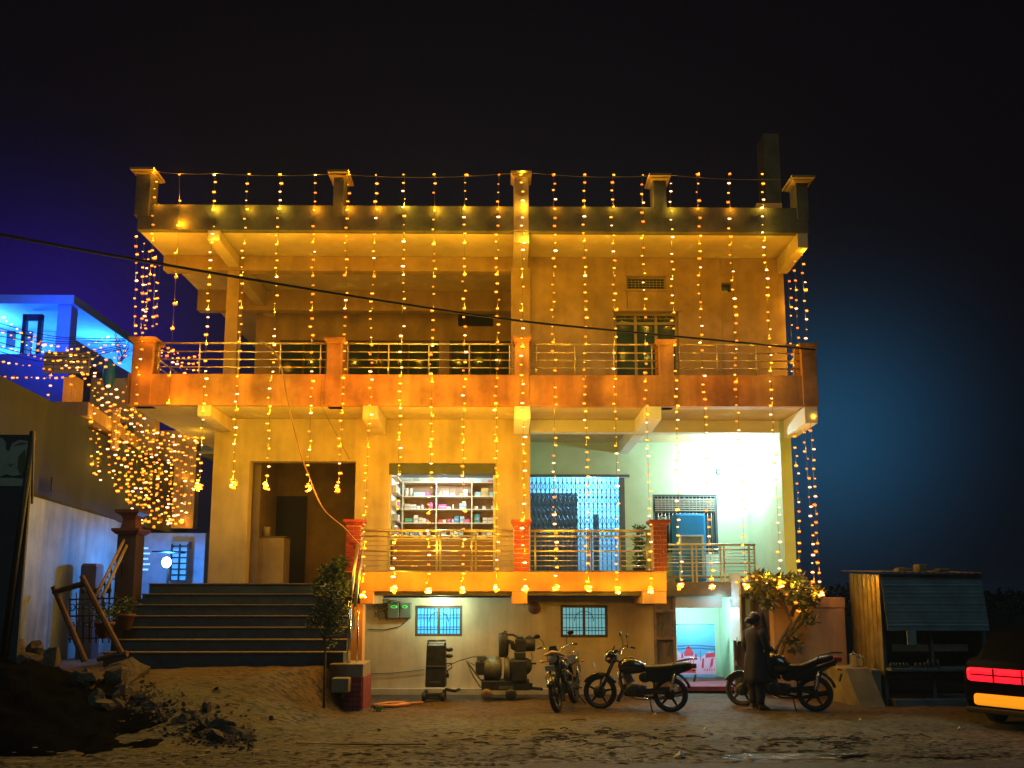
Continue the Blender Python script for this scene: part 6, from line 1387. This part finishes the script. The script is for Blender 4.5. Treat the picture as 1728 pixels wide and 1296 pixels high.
puddle(1335, 10.05, .78, .22, 1, -.032); puddle(1275, 9.95, .40, .13, 2, -.036); puddle(1420, 10.12, .35, .07, 3); puddle(1580, 9.95, .5, .07, 6)
# ---------------------------------------------------------------- cables
g = MB(); pts = [at(-60, 385, 8.0), at(0, 396, 8.3), at(240, 440, 9.6), at(420, 471, 10.7), at(640, 507, 11.8), at(865, 540, 12.9), at(1040, 558, 13.7), at(1240, 577, 14.4), at(1375, 590, 14.95)]
def smooth_pts(p, n=8):
    r_ = []
    for i in range(len(p) - 1):
        p0, p1, p2, p3 = p[max(0, i - 1)], p[i], p[i + 1], p[min(len(p) - 1, i + 2)]
        for k in range(n):
            t_ = k / n; r_.append(.5 * ((2 * p1) + (p2 - p0) * t_ + (2 * p0 - 5 * p1 + 4 * p2 - p3) * t_ ** 2 + (3 * p1 - p0 - 3 * p2 + p3) * t_ ** 3))
    return r_ + [p[-1]]
g.tube(smooth_pts(pts), .021, 6); tag(g.build('overhead_cable', M_cable), 'thick black cable crossing the whole upper balcony from top left down to the right post', 'cable')
g = MB(); g.tube(smooth_pts([at(x_, y_, 14.75) for x_, y_ in ((440, 575), (470, 605), (486, 680), (505, 757), (520, 800), (545, 858), (580, 890), (600, 912), (616, 925))]), .014, 6)
tag(g.build('hanging_hose', M_wirey), 'tan supply wire looping from the upper railing down to the first brick pillar', 'wire')
g = MB(); g.tube([at(543, 640, 14.9), at(541, 683, 14.9), at(590, 775, 14.95)], .006, 5); tag(g.build('thin_wire', M_wirel), 'thin wire slanting from the balcony toward the stair doorway corner', 'wire')
g = MB()
for px_a, px_b, ya, yb2, sg in ((262, 363, 290, 293, 2), (363, 563, 293, 294, 3), (563, 862, 294, 293, 6), (897, 1098, 292, 297, 4), (1132, 1330, 296, 303, 3)):
    n = 12; g.tube([at(px_a + (px_b - px_a) * k / n, ya + (yb2 - ya) * k / n + sg * math.sin(math.pi * k / n), 14.93) for k in range(n + 1)], .006, 4)
tag(g.build('support_wire', M_wirel), 'thin wire strung between the roof posts that carries the bulb strings', 'wire')
g = MB(); rr = random.Random(2)
for k in range(7):
    ya = 540 + k * 8; g.tube(smooth_pts([at(-20, ya, 16.2), at(90, ya + 18 + rr.uniform(-4, 10), 16.0), at(212, 572 + k * 2.5, 15.4)]), .009, 5)
for k in range(5):
    g.tube(smooth_pts([at(196 + rr.uniform(-4, 4), 560 + k * 5, 15.6), at(206 + rr.uniform(-6, 6), 590 + rr.uniform(0, 20), 15.6), at(200 + rr.uniform(-12, 12), 610, 15.6), at(218, 575 + 6 * k, 15.2)]), .007, 5)
tag(g.build('tangled_wires', M_cable), 'tangle of black wires running from the left edge to the first balcony post', 'wires')

# ---------------------------------------------------------------- bulb strings
E_halo = emit('amber_halo_glow', (1.0, .24, .015), 1.0)  # halo rays: the glow round each bulb put into emissive petals
bulb_me = []
for m in E_bulb:
    g = MB(); g.ell((0, 0, 0), (.032, .011, .0105), 8, 4)
    for q_ in range(8):
        a_ = math.pi * q_ / 4 + .2; r0 = .038 if q_ % 2 else .028; cx_p, cz_p = math.cos(a_), math.sin(a_)
        g.add([(cx_p * .008, .006, cz_p * .008), (cx_p * r0 * .6 - cz_p * .005, .002, cz_p * r0 * .6 + cx_p * .005), (cx_p * r0, .004, cz_p * r0), (cx_p * r0 * .6 + cz_p * .005, .002, cz_p * r0 * .6 - cx_p * .005)], [(0, 1, 2), (0, 2, 3)], 1)
    o = g.build('bulb', [m, E_halo]); bulb_me.append(o.data); bpy.data.objects.remove(o)
rb = random.Random(99); LG = 7.4
AMB = (1.0, .51, .022); AMB2 = (1.0, .36, .010); AMB3 = (1.0, .60, .030)
def bulb(p, parent, palette, s=1.0):
    o = bpy.data.objects.new('bulb', bulb_me[palette]); COL.objects.link(o); o.parent = parent; o.location = p - parent.location; o.scale = (s, s, s); return o
def string(path, label, step=14.4, dens=1.0, cluster=0, light=.55, lp=1.0, tint=None, jit=2.2, group='amber bulb strings hung on the house', cat='light string', scale=1.0, wire=True):
    """path: (px, py, depth) from top to bottom"""
    pts = [at(*p) for p in path]; t = root_at('bulb_string', pts[0], label, cat, group)
    if wire:
        g = MB(); g.tube(pts, .0035, 3, smooth=False); g.build('wire', M_wirel, t)
    cum = [0]; ph0 = rb.uniform(0, 6)
    for a, b_ in zip(path, path[1:]): cum.append(cum[-1] + math.hypot(b_[0] - a[0], b_[1] - a[1]))
    L_ = cum[-1]; s_ = 2; tint = rb.randrange(3) if tint is None else tint; last = -99
    def pos(s_):
        for i in range(len(cum) - 1):
            if s_ <= cum[i + 1]: u = (s_ - cum[i]) / (cum[i + 1] - cum[i]); return pts[i].lerp(pts[i + 1], u)
        return pts[-1]
    while s_ < L_:
        p = pos(s_) + V(rb.uniform(-jit, jit) * .013 + .018 * math.sin(s_ * .021 + tint * 2 + ph0), rb.uniform(-.01, .01), rb.uniform(-.012, .012))
        r_ = rb.random(); pal = (0 if r_ < .55 else 1 if r_ < .85 else 2) if tint == 0 else (1 if r_ < .55 else 0 if r_ < .85 else 2) if tint == 1 else (0 if r_ < .6 else 2)
        bulb(p, t, pal, rb.choice((.6, .85, 1, 1, 1.15, 1.3)) * rb.uniform(.9, 1.1) * scale) if rb.random() > .04 else None
        if light and s_ - last >= light * 86:
            last = s_; c = (AMB, AMB2, AMB3)[tint]
            lamp('bulb_light', p + V(.03, -.02, .06), LG * lp * ((1.45 if p.x < 1.2 else .6) if 2.6 < p.z < 5.9 and p.x > -6.6 else .32 if p.x < -8 else 1) * rb.uniform(.6, 1.45), c, .012, t)
        s_ += step * rb.uniform(.88, 1.12)
    if cluster:
        for k in range(9):
            bulb(pts[-1] + V(rb.uniform(-.05, .05), rb.uniform(-.05, .04), rb.uniform(-.07, .06)), t, rb.choice((0, 1, 2)), 1.0)
        lamp('bulb_light', pts[-1] + V(0, -.06, -.02), cluster * 2.2, AMB2 if tint == 1 else AMB, .02, t)
    return t
def drop(pxs, bottom, label, **k):
    """pxs: x at y 295, 640 and at the bottom"""
    a, m_, b_ = pxs; path = [(a, 293, 14.93), (a + (m_ - a) * .28, 392, 14.90), (m_, 640, 14.66)]
    if bottom > 700: path.append((b_, bottom, 14.60))
    return string(path, label, **k)
S = [((363, 345, 337), 822, 'left end of the roof, crossing the bare terrace corner'), ((418, 401, 393), 818, 'beside the upper terrace column'), ((474, 458, 449), 820, 'falling to the left side of the dark hall doorway'),
     ((531, 525, 522), 824, 'ending in the middle of the dark hall doorway'), ((588, 580, 571), 824, 'just right of the second roof post, ending by the doorway edge'), ((635, 625, 612), 1003, 'running down to the veranda corner by the first brick pillar'),
     ((683, 677, 665), 994, 'passing the left edge of the lit shop'), ((734, 729, 722), 995, 'passing the middle of the lit shop shelves'), ((784, 783, 781), 996, 'passing the right part of the lit shop'), ((842, 838, 838), 992, 'right of the shop, one before the centre post'),
     ((881, 882, 886), 993, 'running down the centre post and second brick pillar'), ((934, 935, 938), 991, 'first one right of the centre post'), ((986, 988, 993), 994, 'crossing the middle of the folding gate'), ((1034, 1038, 1043), 995, 'crossing the right end of the folding gate'),
     ((1083, 1090, 1099), 996, 'ending on the corner of the orange veranda beam'), ((1130, 1140, 1148), 990, 'beside the fourth balcony post, passing the blue cooler'), ((1176, 1186, 1201), 989, 'passing the right edge of the veranda window'),
     ((1230, 1243, 1259), 990, 'crossing the white glare right of the veranda window'), ((1286, 1301, 1318), 984, 'nearest the right edge of the house, ending in the creeper')]
for i, (pxs, bt, lb) in enumerate(S):
    string_l = f'{ORD[i+1]} roof bulb string, {lb}'
    drop(pxs, bt, string_l, cluster=8 if bt < 900 else 8 if i < 15 else 4, lp=.9 if i < 11 else .6, tint=(2, 0, 2, 1, 1, 1, 2, 0, 0, 1, 2, 1, 0, 0, 0, 2, 1, 1, 2)[i])
string([(264, 290, 14.93), (259, 392, 14.93), (252, 480, 14.9), (239, 570, 14.85), (228, 700, 14.7)], 'first roof bulb string, hanging down the left corner post', lp=.7, tint=1)
string([(303, 293, 14.93), (303, 355, 14.93), (299, 430, 14.9), (292, 545, 14.8), (286, 655, 14.7), (285, 702, 14.65)], 'sparse bulb string with wide gaps between the first two roof strings', step=42, lp=1.6, light=.45, tint=1, scale=1.35)
for k, (a, b_, Yq) in enumerate(((231, 226, 15.6), (243, 238, 16.2), (251, 247, 16.9), (262, 258, 15.3), (270, 262, 17.6))):
    string([(a, 398 + 12 * k, Yq), (b_, 565 - 3 * k, Yq)], f'{ORD[k]} short bulb string under the left side eave, counted from the street' if k else 'outermost short bulb string under the left side eave', lp=.5, tint=k % 3, light=.8, group='bulb strings under the left eave')
for k, pth in enumerate(([(1329, 456, 16.1), (1335, 560, 16), (1342, 760, 15.8), (1349, 900, 15.7), (1347, 1028, 15.6)], [(1341, 440, 15.6), (1347, 600, 15.5), (1359, 745, 15.4), (1372, 925, 15.3), (1374, 1000, 15.3)], [(1352, 428, 15.15), (1361, 560, 15.1), (1369, 735, 15), (1380, 925, 14.9), (1385, 1000, 14.9)])):
    string(pth, ('right-corner bulb string closest to the wall edge', 'middle one of the right-corner bulb strings', 'outermost right-corner bulb string against the night sky')[k], lp=.55, tint=1 if k else 0, cluster=1.5, step=16, group='bulb strings on the right corner')
string([(1240, 985, 15.2), (1275, 972, 15.15), (1300, 975, 15.1), (1330, 985, 15.1), (1350, 996, 15.1)], 'bulb string draped over the top of the creeper', lp=.6, tint=0, step=17)
string([(1255, 975, 15.0), (1300, 985, 15.0), (1340, 1010, 15), (1346, 1030, 15)], 'bulb string falling through the creeper leaves', lp=.6, tint=1, step=19)
string([(1205, 578, 14.9), (1205, 579, 14.9)], 'stub', light=0) if False else None
# glints on the upper railing
# lane: swags from the left edge to the first post, and dense hanging curtains behind
for k in range(5):
    ya = 548 + k * 13
    string([(-5, ya - 20 + 14 * k, 16.4), (60 + 8 * k, ya + 30 + 2 * k, 16.3), (130 + 8 * k, ya + 42 - 3 * k, 16.1), (178, ya + 20, 15.9), (212, 574 + 9 * k, 15.4)], f'{ORD[k]} swag from the top between the left picture edge and the first balcony post', step=11, lp=.35, light=.9, tint=0, group='bulb swags over the lane')
for k, (a, b_) in enumerate((((50, 560), (170, 640)), ((110, 590), (205, 700)))):
    string([(a[0], a[1], 16.3), ((a[0] + b_[0]) / 2, (a[1] + b_[1]) / 2 + 18, 16.1), (b_[0], b_[1], 16)], ('upper' if k == 0 else 'lower') + ' bulb swag slanting across the lilac balcony of the neighbour', step=11, lp=.3, light=.9, tint=2, group='bulb swags over the lane')
for k, (x_, y0_, y1_) in enumerate(((86, 632, 690), (122, 632, 700))):
    string([(x_, y0_, 16.6), (x_ - 4, y1_, 16.5)], ('left' if k == 0 else 'right') + ' one of two short bulb strings below the neighbour balcony', step=16, lp=.9, light=.4, tint=1, scale=1.25, group='short strings below the neighbour balcony')
cur = [(166, 645, 810, 17.1), (180, 650, 790, 18.2), (200, 700, 835, 16.6), (213, 690, 845, 17.8), (222, 700, 850, 16.5), (239, 715, 885, 17.3), (248, 725, 892, 18.9), (256, 730, 889, 17.1), (264, 728, 880, 19.5), (272, 732, 893, 17.9), (288, 735, 880, 18.5), (296, 735, 872, 17.6), (313, 740, 870, 19.1), (160, 640, 805, 16.2), (172, 640, 815, 16.9), (186, 650, 800, 16.4), (196, 655, 822, 17.4), (206, 660, 830, 18), (216, 650, 838, 16.9), (226, 690, 880, 18.6), (234, 700, 852, 17.6), (243, 690, 892, 19.4), (252, 715, 890, 18.2), (260, 725, 893, 20), (268, 728, 850, 18.8), (276, 728, 893, 20.6), (284, 730, 890, 19.2), (292, 732, 885, 21), (301, 734, 885, 19.8), (309, 735, 880, 21.4), (317, 738, 860, 20.4), (325, 742, 855, 18.2), (334, 745, 822, 17.4)]
for k, (x_, y0_, y1_, Yq) in enumerate(sorted(cur)):
    string([(x_, y0_, Yq), (x_ - 3, (y0_ + y1_) / 2, Yq), (x_ - 2, y1_, Yq)], f'{(ORD[k] if k < 30 else ("thirty-first", "thirty-second", "thirty-third")[k - 30])} string from the left in the dense amber bulb curtain over the lane', step=13.5, lp=.55, light=.8, tint=k % 3, cluster=3 if k in (24, 28, 32) else 0, jit=3, scale=1.2, group='dense bulb curtain over the lane')
for k in range(4):
    string([(262, 583 + 4 * k, 16.4), (290 + 4 * k, 588 + 10 * k, 16.4), (310, 606 + 8 * k, 16.4), (342, 598 + 14 * k, 16.4)], f'{ORD[k]} small bulb swag from the top behind the left end of the upper railing', step=10, lp=.25, light=.7, tint=0, group='bulb swags behind the upper railing')
# ---------------------------------------------------------------- night haze in the air
mh = bpy.data.materials.new('night_haze'); mh.use_nodes = True; nn = mh.node_tree; nn.nodes.remove(nn.nodes['Principled BSDF'])
pvn = nn.nodes.new('ShaderNodeVolumePrincipled'); pvn.inputs['Density'].default_value = .0012; pvn.inputs['Color'].default_value = (.55, .75, 1.0, 1); pvn.inputs['Anisotropy'].default_value = .45
nn.links.new(pvn.outputs[0], nn.nodes['Material Output'].inputs['Volume'])
mb = MB(); mb.box(-420, 420, -80, 930, -1.3, 13.2); tag(mb.build('haze', mh), kind='stuff')
